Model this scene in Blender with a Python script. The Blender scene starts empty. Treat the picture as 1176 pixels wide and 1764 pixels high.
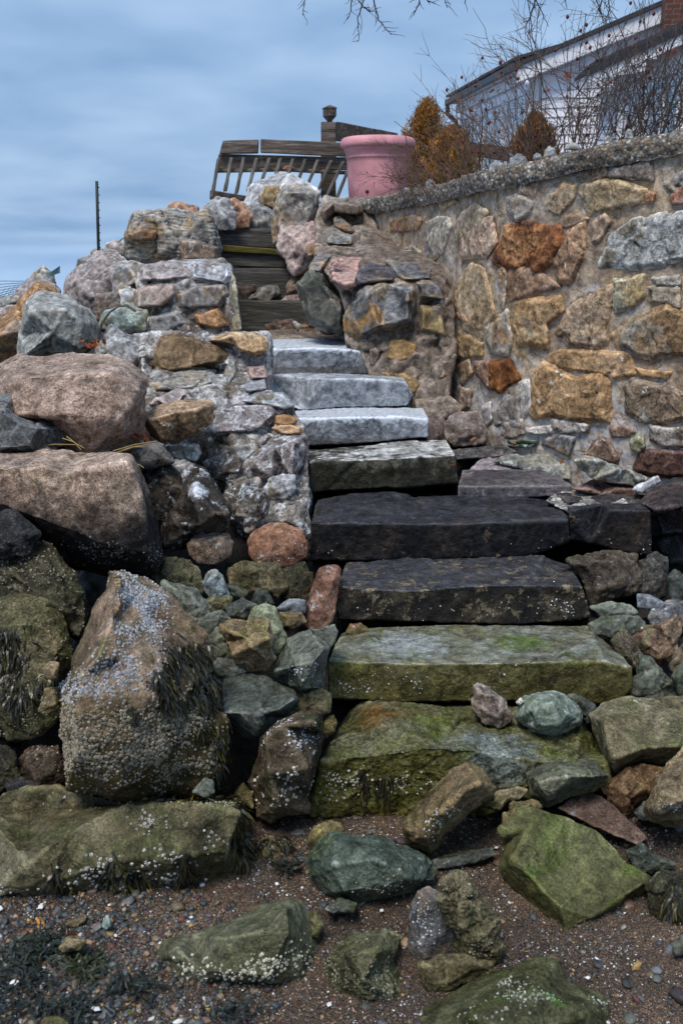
import bpy, bmesh, math, random
import numpy as np
from mathutils import Vector, Matrix
from mathutils.geometry import delaunay_2d_cdt
S = bpy.context.scene
COL = S.collection
rng = np.random.default_rng(7)
random.seed(7)
# ------------------------------------------------------------------ camera model
F = 1731.0; CX = 588.0; CY = 882.0; H = 2.4; PIT = math.radians(15)
fw = np.array([0, math.cos(PIT), -math.sin(PIT)]); up = np.array([0, math.sin(PIT), math.cos(PIT)])
def ray(px, py):
    return fw + np.array([(px-CX)/F, 0, 0]) + up*((CY-py)/F)
def P(px, py, Y):
    d = ray(px, py); t = Y/d[1]
    return np.array([d[0]*t, Y, H+d[2]*t])
def proj(co):
    q = co-np.array([0, 0, H]); dep = q@fw
    return np.stack([CX+F*q[:, 0]/dep, CY-F*(q@up)/dep], 1)
def ground_Y(py, z=0.0):
    d = ray(CX, py); return (z-H)/d[2]*d[1]
FR = {'T': (0, 0, 1), 'A': (0, 250, 1.96), 'B': (300, 150, 2.352), 'C': (680, 0, 2.371), 'D': (600, 220, 2.0417), 'E': (600, 560, 2.0417),
      'F': (200, 560, 2.94), 'G': (0, 560, 2.94), 'Hh': (0, 860, 2.94), 'I': (250, 920, 2.613), 'J': (700, 900, 2.4706),
      'K': (0, 1300, 1.96), 'L': (540, 1300, 1.849), 'M': (340, 330, 3.92), 'N': (500, 420, 3.267), 'O': (860, 560, 3.7215),
      'Q': (0, 1500, 2.94), 'R': (440, 700, 2.557)}
def cv(fr, pts):
    x0, y0, s = FR[fr]
    return [(x0+p[0]/s, y0+p[1]/s)+tuple(p[2:]) for p in pts]
# ------------------------------------------------------------------ noise
_perm = np.random.default_rng(3).permutation(4096)
_g = np.random.default_rng(4).normal(size=(4096, 3)); _g /= np.linalg.norm(_g, axis=1)[:, None]
def perlin(p):
    i = np.floor(p).astype(np.int64); f = p-i; u = f*f*f*(f*(f*6-15)+10)
    out = 0
    for dx in (0, 1):
        for dy in (0, 1):
            for dz in (0, 1):
                h = _perm[(_perm[(_perm[(i[:, 0]+dx) & 4095]+i[:, 1]+dy) & 4095]+i[:, 2]+dz) & 4095]
                g = _g[h]
                d = g[:, 0]*(f[:, 0]-dx)+g[:, 1]*(f[:, 1]-dy)+g[:, 2]*(f[:, 2]-dz)
                w = (u[:, 0] if dx else 1-u[:, 0])*(u[:, 1] if dy else 1-u[:, 1])*(u[:, 2] if dz else 1-u[:, 2])
                out = out+w*d
    return out*1.5
def fbm(p, o=4, g=.5):
    a = 1; r = 0
    for k in range(o):
        r = r+a*perlin(p+k*17.3); p = p*2.03; a *= g
    return r
def ridged(p, o=3):
    a = 1; r = 0
    for k in range(o):
        r = r+a*(1-2*np.abs(perlin(p+k*11.7))); p = p*2.1; a *= .5
    return r
def facets(co, size, seed, k=.25, n=26):
    r = np.random.default_rng(seed)
    lo, hi = co.min(0), co.max(0)
    c = r.uniform(lo, hi, (n, 3)); nn = r.normal(size=(n, 3)); nn /= np.linalg.norm(nn, axis=1)[:, None]
    cw = co+.06*size*np.stack([perlin(co*5/size+s) for s in (3.1, 7.7, 12.9)], 1)
    D = np.empty((n, len(co)), dtype=np.float32); Hh_ = np.empty((n, len(co)), dtype=np.float32)
    for i in range(n):
        q = cw-c[i]; D[i] = np.sqrt((q*q).sum(1)); Hh_[i] = q@nn[i]
    two = np.partition(D, 1, axis=0)[:2].astype(float); best, sec = two[0]**2, two[1]**2
    W = np.exp(-np.clip((D-D.min(0))/(.022*size), 0, 30)); out = ((W*Hh_).sum(0)/W.sum(0)).astype(float)
    bd = (np.sqrt(sec)-np.sqrt(best))/size; gr = np.exp(-(bd/.03)**2)*np.clip(fbm(co*4/size+9, 2)+.1, 0, 1)
    return np.clip(out*k, -.04*size, .04*size)-gr*.02*size*min(1, k*5)
# ------------------------------------------------------------------ object helpers
def link(o, parent=None):
    COL.objects.link(o)
    if parent is not None: o.parent = parent
    return o
def tag(o, label=None, cat=None, group=None, kind=None):
    if label: o['label'] = label
    if cat: o['category'] = cat
    if group: o['group'] = group
    if kind: o['kind'] = kind
    return o
def empty(name, label=None, cat=None, group=None, loc=(0, 0, 0)):
    o = bpy.data.objects.new(name, None); COL.objects.link(o); o.location = loc; o.empty_display_size = .1
    return tag(o, label, cat, group)
def mesh_obj(name, verts, faces, mat, parent=None, smooth=True):
    me = bpy.data.meshes.new(name)
    verts = np.asarray(verts, dtype=float)
    org = verts.mean(0) if parent is None else np.zeros(3)
    if parent is not None: org = np.array(parent.matrix_basis.translation)
    if parent is not None and parent.type == 'MESH' and parent.parent is not None:
        org = org+np.array(parent.parent.matrix_basis.translation)
    me.from_pydata((verts-org).tolist(), [], [list(map(int, f)) for f in faces])
    if smooth: me.polygons.foreach_set('use_smooth', [True]*len(me.polygons))
    me.materials.append(mat)
    o = bpy.data.objects.new(name, me); link(o, parent)
    if parent is None: o.location = org
    me.update()
    return o
def fast_mesh(name, verts, faces, mat, parent=None, smooth=True, attr=None):
    """faces: (n,k) int array"""
    verts = np.asarray(verts, dtype=np.float32); faces = np.asarray(faces, dtype=np.int32)
    if parent is None: org = verts.mean(0)
    else: org = np.array(parent.matrix_basis.translation, dtype=np.float32)
    me = bpy.data.meshes.new(name); n, k = faces.shape
    me.vertices.add(len(verts)); me.vertices.foreach_set('co', (verts-org).ravel())
    me.loops.add(n*k); me.loops.foreach_set('vertex_index', faces.ravel())
    me.polygons.add(n); me.polygons.foreach_set('loop_start', np.arange(n, dtype=np.int32)*k)
    me.polygons.foreach_set('loop_total', np.full(n, k, dtype=np.int32))
    me.polygons.foreach_set('use_smooth', np.full(n, smooth))
    if attr is not None:
        a = me.color_attributes.new('Col', 'FLOAT_COLOR', 'POINT')
        a.data.foreach_set('color', np.asarray(attr, dtype=np.float32).ravel())
    me.materials.append(mat); me.update(calc_edges=True); me.validate()
    o = bpy.data.objects.new(name, me); link(o, parent)
    if parent is None: o.location = org.tolist()
    return o
_tmp = bpy.data.collections.new('tmp'); COL.children.link(_tmp)
def remeshed(verts, faces, voxel, smooth_it=2):
    me = bpy.data.meshes.new('t'); me.from_pydata([tuple(v) for v in verts], [], [tuple(map(int, f)) for f in faces])
    bm = bmesh.new(); bm.from_mesh(me); bmesh.ops.recalc_face_normals(bm, faces=bm.faces); bm.to_mesh(me); bm.free()
    o = bpy.data.objects.new('t', me); _tmp.objects.link(o)
    m = o.modifiers.new('r', 'REMESH'); m.mode = 'VOXEL'; m.voxel_size = voxel; m.adaptivity = 0
    if smooth_it:
        m = o.modifiers.new('s', 'SMOOTH'); m.factor = .5; m.iterations = smooth_it
    dg = bpy.context.evaluated_depsgraph_get(); ev = o.evaluated_get(dg); r = bpy.data.meshes.new_from_object(ev)
    n = len(r.vertices); co = np.empty(n*3, dtype=np.float32); r.vertices.foreach_get('co', co); co = co.reshape(-1, 3).astype(float)
    no = np.empty(n*3, dtype=np.float32); r.vertices.foreach_get('normal', no); no = no.reshape(-1, 3).astype(float)
    bpy.data.objects.remove(o); bpy.data.meshes.remove(me)
    return r, co, no
def shell(outline, inner, Y, thick, tilt, bulge, shrink=.8, seed=0):
    """outline / inner: target-pixel points (x, y[, metres toward camera]); returns closed mesh verts+faces"""
    xs = [p[0] for p in outline]; ys = [p[1] for p in outline]
    y0, y1 = min(ys), max(ys); cx, cy = np.mean(xs), np.mean(ys)
    Yf = Y if callable(Y) else (lambda a, b: Y)
    yc = Yf(cx, cy); mpp = yc/F
    hm = (y1-y0)*mpp; wm = (max(xs)-min(xs))*mpp; sz = min(hm, wm)
    if thick is None: thick = .75*sz+.05
    if bulge is None: bulge = .22*sz
    r = random.Random(seed)
    pts = []; off = []
    for p in outline:
        pts.append((p[0], p[1])); off.append(p[2] if len(p) > 2 else -tilt*(y1-p[1])*mpp)
    n = len(outline)
    if inner is None:
        inner = []
        k = max(4, min(7, n-2))
        a0 = r.uniform(0, 6)
        for i in range(k):
            j = int(i*n/k); p = outline[j]; q = r.uniform(.42, .62)
            ix, iy = cx+(p[0]-cx)*q, cy+(p[1]-cy)*q-(y1-y0)*.04
            inner.append((ix, iy, -tilt*(y1-iy)*mpp+bulge*r.uniform(.75, 1.25)))
    for p in inner:
        pts.append((p[0], p[1])); off.append(p[2] if len(p) > 2 else -tilt*(y1-p[1])*mpp+bulge)
    vin = [Vector((a/100., -b/100.)) for a, b in pts]
    vo, eo, fo, ov, oe, of = delaunay_2d_cdt(vin, [], [list(range(n))], 1, 1e-6)
    V = []
    N = len(vo); offs = []
    for i, v in enumerate(vo):
        src = ov[i]
        if src: o_ = off[src[0]]
        else: o_ = -tilt*(y1+v.y*100)*mpp
        offs.append(o_)
    mx = min(offs)
    for i, v in enumerate(vo):
        a, b = v.x*100, -v.y*100
        V.append(P(a, b, Yf(a, b)-offs[i]))
    for i, v in enumerate(vo):
        a, b = v.x*100, -v.y*100
        a2, b2 = cx+(a-cx)*shrink, cy+(b-cy)*shrink+(y1-y0)*.05
        V.append(P(a2, b2, max(Yf(a, b)-offs[i], Yf(a, b)-mx*.5)+thick))
    Fs = [list(f) for f in fo]; Fs += [[i+N for i in reversed(f)] for f in fo]
    cnt = {}
    for f in fo:
        for i in range(len(f)):
            a, b = f[i], f[(i+1) % len(f)]; cnt[(a, b)] = 1
    for (a, b) in cnt:
        if (b, a) not in cnt: Fs.append([b, a, a+N, b+N])
    return V, Fs, sz, yc
ROCKS = {}
def rock(key, name, label, cat, mat, fr, outline, inner=None, Y=5, thick=None, tilt=.45, bulge=None, rough=1., fac=1., strata=0., sm=0, dcap=.6,
         tint=None, parent=None, shrink=.82, vox=2.3, group=None, slope=(.15, 0, 1)):
    seed = abs(hash_(key))
    o_ = cv(fr, outline); i_ = cv(fr, inner) if inner is not None else None
    V, Fs, sz, yc = shell(o_, i_, Y, thick, tilt, bulge, shrink, seed)
    vx = max(vox*yc/F, sz/140)
    vx = min(vx, sz/9)
    r, co, no = remeshed(V, Fs, vx, sm)
    off = (seed % 97)*1.37
    q = co+off; sz = min(sz, dcap)
    d = fbm(q*(2.5/sz), 3)*.020*sz*rough
    d += ridged(q*(5/sz)+5, 3)*.008*sz*rough
    if fac: d += facets(co, sz, seed, .24*fac)*.8
    if fac >= .3 and sz > .1: d += facets(co, sz, seed+1, .32*min(fac, 1), 64)*.45
    d += (fbm(q*22, 3)*.004+np.minimum(ridged(q*9+2, 2), .2)*.003)*rough
    d += ridged(q*55, 2)*.0016*rough*min(1, 7/yc)
    if strata:
        sv = np.array(slope)/np.linalg.norm(slope)
        s = (co@sv)*(5.5/max(sz, .12)*1.6)+.35*fbm(q*(3/sz), 2)
        s3 = np.stack([s*3, q[:, 0]*.6/sz, q[:, 1]*.6/sz], 1)
        d += strata*(np.abs(perlin(s3*1.))*.03*sz+perlin(s3*3.1)*.010*sz)
    co = co+no*d[:, None]
    org = np.array(parent.matrix_basis.translation) if parent is not None else co.mean(0)
    if parent is None: org[2] = co[:, 2].min()
    r.vertices.foreach_set('co', (co-org).astype(np.float32).ravel())
    r.polygons.foreach_set('use_smooth', np.ones(len(r.polygons), dtype=bool))
    r.materials.clear(); r.materials.append(mat); r.update(); r.name = name
    o = bpy.data.objects.new(name, r); link(o, parent)
    if parent is None: o.location = org
    if label: tag(o, label, cat, group)
    t = tint or (1, 1, 1); o.color = (t[0], t[1], t[2], 1)
    ROCKS[key] = o
    return o
def hash_(s):
    h = 5381
    for c in str(s): h = (h*33+ord(c)) & 0xffffff
    return h
def tube(V, Fs, pts, r0, r1, k=5):
    """append a tapered tube through pts"""
    pts = [np.asarray(p, float) for p in pts]; n = len(pts); base = len(V)
    for i, p in enumerate(pts):
        t = pts[min(i+1, n-1)]-pts[max(i-1, 0)]; t = t/(np.linalg.norm(t)+1e-9)
        a = np.cross(t, [0.31, .2, .93]); a /= np.linalg.norm(a)+1e-9; b = np.cross(t, a)
        r = r0+(r1-r0)*i/(n-1)
        for j in range(k):
            an = 2*math.pi*j/k; V.append(p+r*(a*math.cos(an)+b*math.sin(an)))
    for i in range(n-1):
        for j in range(k):
            Fs.append([base+i*k+j, base+i*k+(j+1) % k, base+(i+1)*k+(j+1) % k, base+(i+1)*k+j])
def boxpx(name, quad, Y, th, mat, parent=None, bev=.006, back=None):
    """board standing at its real depth: quad of 4 target pixels (tl,tr,br,bl) on the plane(s) Y, th thick"""
    Ys = Y if isinstance(Y, (list, tuple)) else [Y]*4
    f = [P(q[0], q[1], y) for q, y in zip(quad, Ys)]
    b = [p+np.array([0, th, 0]) for p in f]
    V = f+b
    Fs = [[0, 3, 2, 1], [4, 5, 6, 7], [0, 1, 5, 4], [1, 2, 6, 5], [2, 3, 7, 6], [3, 0, 4, 7]]
    return solid(name, V, Fs, mat, parent, bev)
def solid(name, V, Fs, mat, parent=None, bev=.006, smooth=False):
    me = bpy.data.meshes.new(name); V = np.asarray(V, float)
    org = V.mean(0) if parent is None else np.array(parent.matrix_basis.translation)
    me.from_pydata((V-org).tolist(), [], Fs)
    bm = bmesh.new(); bm.from_mesh(me); bmesh.ops.recalc_face_normals(bm, faces=bm.faces)
    if bev: bmesh.ops.bevel(bm, geom=bm.edges[:], offset=bev, segments=1, affect='EDGES')
    bm.to_mesh(me); bm.free(); me.materials.append(mat)
    if smooth: me.polygons.foreach_set('use_smooth', [True]*len(me.polygons))
    o = bpy.data.objects.new(name, me); link(o, parent)
    if parent is None: o.location = org
    return o
# ------------------------------------------------------------------ materials
class NT:
    def __init__(s, name, rough=.85, spec=.3):
        s.m = bpy.data.materials.new(name); s.m.use_nodes = True; s.t = s.m.node_tree; s.n = s.t.nodes
        s.b = s.n['Principled BSDF']; s.b.inputs['Roughness'].default_value = rough
        s.b.inputs['Specular IOR Level'].default_value = spec
    def new(s, t, **k):
        n = s.n.new(t)
        for a, v in k.items(): setattr(n, a, v)
        return n
    def l(s, a, b): s.t.links.new(a, b)
    def pos(s, rand=True):
        g = s.new('ShaderNodeNewGeometry')
        if not rand: return g.outputs['Position'], g
        oi = s.new('ShaderNodeObjectInfo'); s.oi = oi
        mul = s.new('ShaderNodeMath', operation='MULTIPLY'); mul.inputs[1].default_value = 40; s.l(oi.outputs['Random'], mul.inputs[0])
        v = s.new('ShaderNodeVectorMath', operation='ADD'); s.l(g.outputs['Position'], v.inputs[0]); s.l(mul.outputs[0], v.inputs[1])
        return v.outputs[0], g
    def noise(s, vec, scale, detail=5, dist=0, rough=.55):
        n = s.new('ShaderNodeTexNoise'); n.inputs['Scale'].default_value = scale; n.inputs['Detail'].default_value = detail
        n.inputs['Distortion'].default_value = dist; n.inputs['Roughness'].default_value = rough
        if vec is not None: s.l(vec, n.inputs['Vector'])
        return n.outputs['Fac']
    def mr(s, x, a, b, c=0., d=1.):
        n = s.new('ShaderNodeMapRange'); s.l(x, n.inputs[0])
        for i, v in enumerate((a, b, c, d)): n.inputs[i+1].default_value = v
        return n.outputs[0]
    def math(s, op, a, b=None):
        n = s.new('ShaderNodeMath', operation=op)
        for i, x in enumerate((a, b)):
            if x is None: continue
            if isinstance(x, (int, float)): n.inputs[i].default_value = x
            else: s.l(x, n.inputs[i])
        return n.outputs[0]
    def mix(s, f, a, b, mode='MIX'):
        n = s.new('ShaderNodeMix', data_type='RGBA', blend_type=mode)
        for i, x in ((0, f), (6, a), (7, b)):
            if isinstance(x, (int, float)): n.inputs[i].default_value = x
            elif isinstance(x, tuple): n.inputs[i].default_value = (x[0], x[1], x[2], 1)
            else: s.l(x, n.inputs[i])
        return n.outputs[2]
    def mulf(s, col, f):
        n = s.new('ShaderNodeVectorMath', operation='SCALE'); s.l(col, n.inputs[0]); s.l(f, n.inputs['Scale']); return n.outputs[0]
    def ramp(s, f, stops):
        n = s.new('ShaderNodeValToRGB'); s.l(f, n.inputs[0]); e = n.color_ramp.elements
        while len(e) < len(stops): e.new(.5)
        for i, (p, c) in enumerate(stops): e[i].position = p; e[i].color = (c[0], c[1], c[2], 1)
        return n.outputs[0]
    def bump(s, hs, dist=.01):
        prev = None
        for h, st in hs:
            b = s.new('ShaderNodeBump'); b.inputs['Strength'].default_value = st; b.inputs['Distance'].default_value = dist
            s.l(h, b.inputs['Height'])
            if prev: s.l(prev, b.inputs['Normal'])
            prev = b.outputs[0]
        s.l(prev, s.b.inputs['Normal'])
    def out(s, col): s.l(col, s.b.inputs['Base Color']); return s.m
def rockmat(name, c1, c2, c3, grain=.35, crystal=0., algae=0., algcol=(.05, .075, .015), lich=0., lichcol=(.5, .52, .52), dark=None,
            top=0., topcol=(.45, .47, .5), rough=.85, streak=0., bumpk=1., stain=0., staincol=(.28, .12, .03), spec=.17, blotch=2.6, low=0., effl=None, patch=None, band=None):
    t = NT(name, rough, spec); p, g = t.pos()
    n1 = t.noise(p, blotch, 6, .7, .6)
    col = t.ramp(n1, [(.33, c1), (.5, c2), (.66, c3)])
    if stain:
        ns = t.noise(p, 3.7, 5, .8, .6); col = t.mix(t.mr(ns, .62-.25*stain, .7-.2*stain), col, staincol)
    n2 = t.noise(p, 15, 8, .3, .65); n3 = t.noise(p, 140, 3, 0, .6)
    sep = t.new('ShaderNodeSeparateXYZ'); t.l(g.outputs['Normal'], sep.inputs[0]); nz = sep.outputs[2]
    sp = t.new('ShaderNodeSeparateXYZ'); t.l(g.outputs['Position'], sp.inputs[0]); z = sp.outputs[2]
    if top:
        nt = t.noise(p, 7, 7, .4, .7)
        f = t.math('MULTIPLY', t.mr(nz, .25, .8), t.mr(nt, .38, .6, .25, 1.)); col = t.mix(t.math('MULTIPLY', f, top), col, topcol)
    if algae:
        na = t.noise(p, 5, 6, .5, .65); f = t.math('MULTIPLY', t.mr(na, .62-.3*algae, .72-.2*algae), t.mr(nz, -.6, .7, .35, 1.))
        col = t.mix(t.math('MULTIPLY', f, .85), col, algcol)
    if crystal:
        v = t.new('ShaderNodeTexVoronoi'); v.inputs['Scale'].default_value = 210; t.l(p, v.inputs['Vector'])
        s2 = t.new('ShaderNodeSeparateColor'); t.l(v.outputs['Color'], s2.inputs[0])
        col = t.mix(t.math('MULTIPLY', t.mr(s2.outputs[0], .72, .78), crystal*.55), col, (.03, .03, .032))
        col = t.mix(t.math('MULTIPLY', t.mr(s2.outputs[1], .8, .85), crystal*.5), col, (.5, .47, .44))
    if patch:
        for (cx_, cy_, cz_, r_, pc_, st_) in patch:
            ds = t.new('ShaderNodeVectorMath', operation='DISTANCE'); t.l(g.outputs['Position'], ds.inputs[0]); ds.inputs[1].default_value = (cx_, cy_, cz_)
            f = t.math('ADD', t.mr(ds.outputs['Value'], 0, r_, 1., 0.), t.mr(t.noise(p, 12, 6, .4, .7), .3, .7, -.45, .45)); col = t.mix(t.math('MULTIPLY', t.mr(f, .3, .7), st_), col, pc_)
    if dark:
        za, zb, am = dark[:3]; dc = dark[3] if len(dark) > 3 else (.012, .012, .014)
        zz = t.math('ADD', z, t.mr(n2, .3, .7, -.07, .07)); zz = t.math('ADD', zz, t.mr(n1, .3, .7, -.05, .05))
        col = t.mix(t.math('MULTIPLY', t.mr(zz, za, zb, 1., 0.), am), col, dc)
    col = t.mulf(col, t.mr(n2, .35, .65, .5, 1.5))
    col = t.mulf(col, t.mr(n3, .34, .66, 1-grain, 1+grain))
    if band:
        zb_ = t.math('ADD', z, t.mr(t.noise(p, 9, 6, .5, .6), .3, .7, -.045, .045)); col = t.mix(t.mr(zb_, band-.036, band-.028), col, (.5, .54, .6))
        zc_ = t.math('ADD', z, t.mr(t.noise(p, 11, 5, .5, .6), .3, .7, -.02, .02)); col = t.mix(t.mr(zc_, band-.135, band-.128, .6, 0.), col, (.10, .085, .075))
    if lich:
        nl = t.noise(p, 9, 9, .6, .72); f = t.mr(nl, .625-.2*lich, .655-.19*lich)
        nl2 = t.noise(p, 45, 4, 0, .6); f = t.math('MULTIPLY', f, t.mr(nl2, .4, .55)); col = t.mix(f, col, lichcol)
    if effl:
        ne = t.noise(p, 4.5, 8, .8, .7); ze = t.mr(z, effl[0], effl[1], 0., .17); f = t.mr(t.math('ADD', ne, ze), .55, .61); f = t.math('MULTIPLY', f, t.mr(t.noise(p, 38, 4), .38, .55)); col = t.mix(t.math('MULTIPLY', f, .85), col, (.52, .52, .53))
    vc = t.new('ShaderNodeTexVoronoi', feature='DISTANCE_TO_EDGE'); vc.inputs['Scale'].default_value = 5.5
    nd_ = t.new('ShaderNodeTexNoise'); nd_.inputs['Scale'].default_value = 7; nd_.inputs['Detail'].default_value = 6; t.l(p, nd_.inputs['Vector'])
    vm = t.new('ShaderNodeVectorMath', operation='SCALE'); t.l(nd_.outputs['Color'], vm.inputs[0]); vm.inputs['Scale'].default_value = .28
    va = t.new('ShaderNodeVectorMath', operation='ADD'); t.l(p, va.inputs[0]); t.l(vm.outputs[0], va.inputs[1]); t.l(va.outputs[0], vc.inputs['Vector'])
    crk = t.mr(vc.outputs['Distance'], .0, .035, 0., 1.); cm = t.mr(t.noise(p, 3.1, 3), .48, .6)
    crk = t.math('SUBTRACT', 1., t.math('MULTIPLY', t.math('SUBTRACT', 1., crk), cm))
    col = t.mulf(col, t.mr(crk, 0, 1, .45, 1.))
    pt = t.mr(g.outputs['Pointiness'], .45, .55, .32, 1.6)  # crevice shade and bright edges painted into the colour by pointiness
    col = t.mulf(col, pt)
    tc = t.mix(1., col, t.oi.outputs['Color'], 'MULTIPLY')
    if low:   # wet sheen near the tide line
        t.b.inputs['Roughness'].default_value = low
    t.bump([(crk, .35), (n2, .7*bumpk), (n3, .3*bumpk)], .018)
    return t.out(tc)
M = {}
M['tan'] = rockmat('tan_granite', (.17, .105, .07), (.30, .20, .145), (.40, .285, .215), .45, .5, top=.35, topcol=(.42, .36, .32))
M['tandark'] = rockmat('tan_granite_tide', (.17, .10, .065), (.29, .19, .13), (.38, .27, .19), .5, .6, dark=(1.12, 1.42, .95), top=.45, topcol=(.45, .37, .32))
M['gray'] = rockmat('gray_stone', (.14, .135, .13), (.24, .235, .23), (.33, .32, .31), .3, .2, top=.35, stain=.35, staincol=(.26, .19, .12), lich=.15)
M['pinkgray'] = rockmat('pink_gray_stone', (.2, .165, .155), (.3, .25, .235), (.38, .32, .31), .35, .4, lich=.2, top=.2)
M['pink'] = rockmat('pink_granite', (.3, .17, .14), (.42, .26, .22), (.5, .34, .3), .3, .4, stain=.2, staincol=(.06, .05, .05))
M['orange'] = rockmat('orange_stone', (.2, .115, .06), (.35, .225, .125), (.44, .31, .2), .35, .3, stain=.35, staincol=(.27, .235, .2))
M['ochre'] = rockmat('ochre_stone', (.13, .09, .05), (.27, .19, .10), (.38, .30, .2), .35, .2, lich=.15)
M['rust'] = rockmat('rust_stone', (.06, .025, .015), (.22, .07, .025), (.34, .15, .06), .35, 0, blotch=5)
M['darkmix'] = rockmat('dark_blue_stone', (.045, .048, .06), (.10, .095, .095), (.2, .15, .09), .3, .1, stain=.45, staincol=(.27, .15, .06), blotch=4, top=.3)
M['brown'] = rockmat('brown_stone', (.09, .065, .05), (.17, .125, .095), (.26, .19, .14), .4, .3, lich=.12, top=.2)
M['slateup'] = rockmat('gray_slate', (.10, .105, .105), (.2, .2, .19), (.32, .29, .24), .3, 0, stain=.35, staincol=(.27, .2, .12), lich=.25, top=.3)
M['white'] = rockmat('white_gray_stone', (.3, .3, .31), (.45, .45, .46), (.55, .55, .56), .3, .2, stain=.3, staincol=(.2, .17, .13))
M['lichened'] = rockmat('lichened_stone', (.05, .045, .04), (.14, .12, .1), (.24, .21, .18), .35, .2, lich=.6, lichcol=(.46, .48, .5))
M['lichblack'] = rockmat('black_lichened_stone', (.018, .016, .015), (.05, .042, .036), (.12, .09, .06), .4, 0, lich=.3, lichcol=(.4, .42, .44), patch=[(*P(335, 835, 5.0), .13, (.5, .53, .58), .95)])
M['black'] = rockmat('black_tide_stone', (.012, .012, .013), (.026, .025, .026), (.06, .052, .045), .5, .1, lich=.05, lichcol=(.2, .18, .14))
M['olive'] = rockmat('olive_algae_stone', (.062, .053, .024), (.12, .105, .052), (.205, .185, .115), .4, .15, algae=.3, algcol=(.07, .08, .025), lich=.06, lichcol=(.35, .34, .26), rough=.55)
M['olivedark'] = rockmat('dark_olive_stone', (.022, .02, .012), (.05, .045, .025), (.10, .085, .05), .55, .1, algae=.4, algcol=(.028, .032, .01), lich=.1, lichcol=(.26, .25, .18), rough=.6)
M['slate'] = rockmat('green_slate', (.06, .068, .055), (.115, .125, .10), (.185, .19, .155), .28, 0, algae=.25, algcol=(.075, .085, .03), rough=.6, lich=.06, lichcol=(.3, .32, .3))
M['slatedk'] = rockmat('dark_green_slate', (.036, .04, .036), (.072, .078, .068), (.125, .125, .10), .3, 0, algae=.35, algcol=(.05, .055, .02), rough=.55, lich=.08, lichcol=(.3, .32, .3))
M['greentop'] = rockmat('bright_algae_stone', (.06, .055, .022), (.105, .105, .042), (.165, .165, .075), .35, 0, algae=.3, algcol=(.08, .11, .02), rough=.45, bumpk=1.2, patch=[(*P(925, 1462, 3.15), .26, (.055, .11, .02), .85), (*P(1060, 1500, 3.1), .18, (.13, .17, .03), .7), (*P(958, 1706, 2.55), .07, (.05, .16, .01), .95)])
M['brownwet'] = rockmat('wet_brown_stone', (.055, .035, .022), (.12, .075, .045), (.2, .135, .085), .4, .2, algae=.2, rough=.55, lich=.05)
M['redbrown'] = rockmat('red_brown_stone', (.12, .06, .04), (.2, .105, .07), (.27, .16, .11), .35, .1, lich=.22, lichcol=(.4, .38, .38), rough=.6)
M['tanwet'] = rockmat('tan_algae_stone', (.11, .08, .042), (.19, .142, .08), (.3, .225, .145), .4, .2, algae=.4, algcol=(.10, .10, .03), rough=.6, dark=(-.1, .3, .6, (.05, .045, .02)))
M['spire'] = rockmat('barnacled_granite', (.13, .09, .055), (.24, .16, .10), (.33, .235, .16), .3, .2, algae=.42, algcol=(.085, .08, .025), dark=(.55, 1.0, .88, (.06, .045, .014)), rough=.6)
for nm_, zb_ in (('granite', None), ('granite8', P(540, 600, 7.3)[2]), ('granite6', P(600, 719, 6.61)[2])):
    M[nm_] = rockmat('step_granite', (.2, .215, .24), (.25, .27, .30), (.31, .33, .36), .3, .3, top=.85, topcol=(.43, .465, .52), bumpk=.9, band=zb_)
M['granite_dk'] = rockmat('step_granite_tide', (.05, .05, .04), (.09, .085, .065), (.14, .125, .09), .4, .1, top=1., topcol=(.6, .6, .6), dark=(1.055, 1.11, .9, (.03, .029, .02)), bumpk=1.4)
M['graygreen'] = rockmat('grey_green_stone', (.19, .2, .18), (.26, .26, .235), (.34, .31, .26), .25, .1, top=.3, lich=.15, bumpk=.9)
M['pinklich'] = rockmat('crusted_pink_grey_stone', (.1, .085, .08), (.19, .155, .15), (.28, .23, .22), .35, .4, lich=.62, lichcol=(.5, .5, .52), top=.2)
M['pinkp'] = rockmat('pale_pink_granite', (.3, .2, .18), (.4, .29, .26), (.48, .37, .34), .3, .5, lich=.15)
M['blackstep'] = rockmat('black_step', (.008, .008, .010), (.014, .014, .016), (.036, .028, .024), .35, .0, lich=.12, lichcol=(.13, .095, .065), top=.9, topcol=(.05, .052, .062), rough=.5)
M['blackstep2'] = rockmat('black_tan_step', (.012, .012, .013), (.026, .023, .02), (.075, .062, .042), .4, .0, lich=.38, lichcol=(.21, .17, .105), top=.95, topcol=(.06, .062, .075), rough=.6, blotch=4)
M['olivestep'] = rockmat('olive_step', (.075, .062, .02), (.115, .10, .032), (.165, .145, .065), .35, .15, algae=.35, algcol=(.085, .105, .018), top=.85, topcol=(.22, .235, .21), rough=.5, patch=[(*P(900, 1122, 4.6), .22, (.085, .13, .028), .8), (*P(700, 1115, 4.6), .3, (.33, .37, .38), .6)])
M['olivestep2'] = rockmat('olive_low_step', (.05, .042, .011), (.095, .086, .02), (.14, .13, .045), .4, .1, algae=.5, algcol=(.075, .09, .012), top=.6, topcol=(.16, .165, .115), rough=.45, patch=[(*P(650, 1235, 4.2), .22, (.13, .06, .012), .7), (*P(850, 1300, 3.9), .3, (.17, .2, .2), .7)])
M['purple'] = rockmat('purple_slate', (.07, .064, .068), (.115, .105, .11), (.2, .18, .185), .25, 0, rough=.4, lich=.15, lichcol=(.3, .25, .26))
M['mortar'] = rockmat('wall_mortar', (.28, .205, .145), (.41, .315, .23), (.5, .415, .33), .28, .1, bumpk=.9, effl=(1.75, 1.25), stain=.4, staincol=(.38, .27, .16), blotch=1.8)
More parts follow.
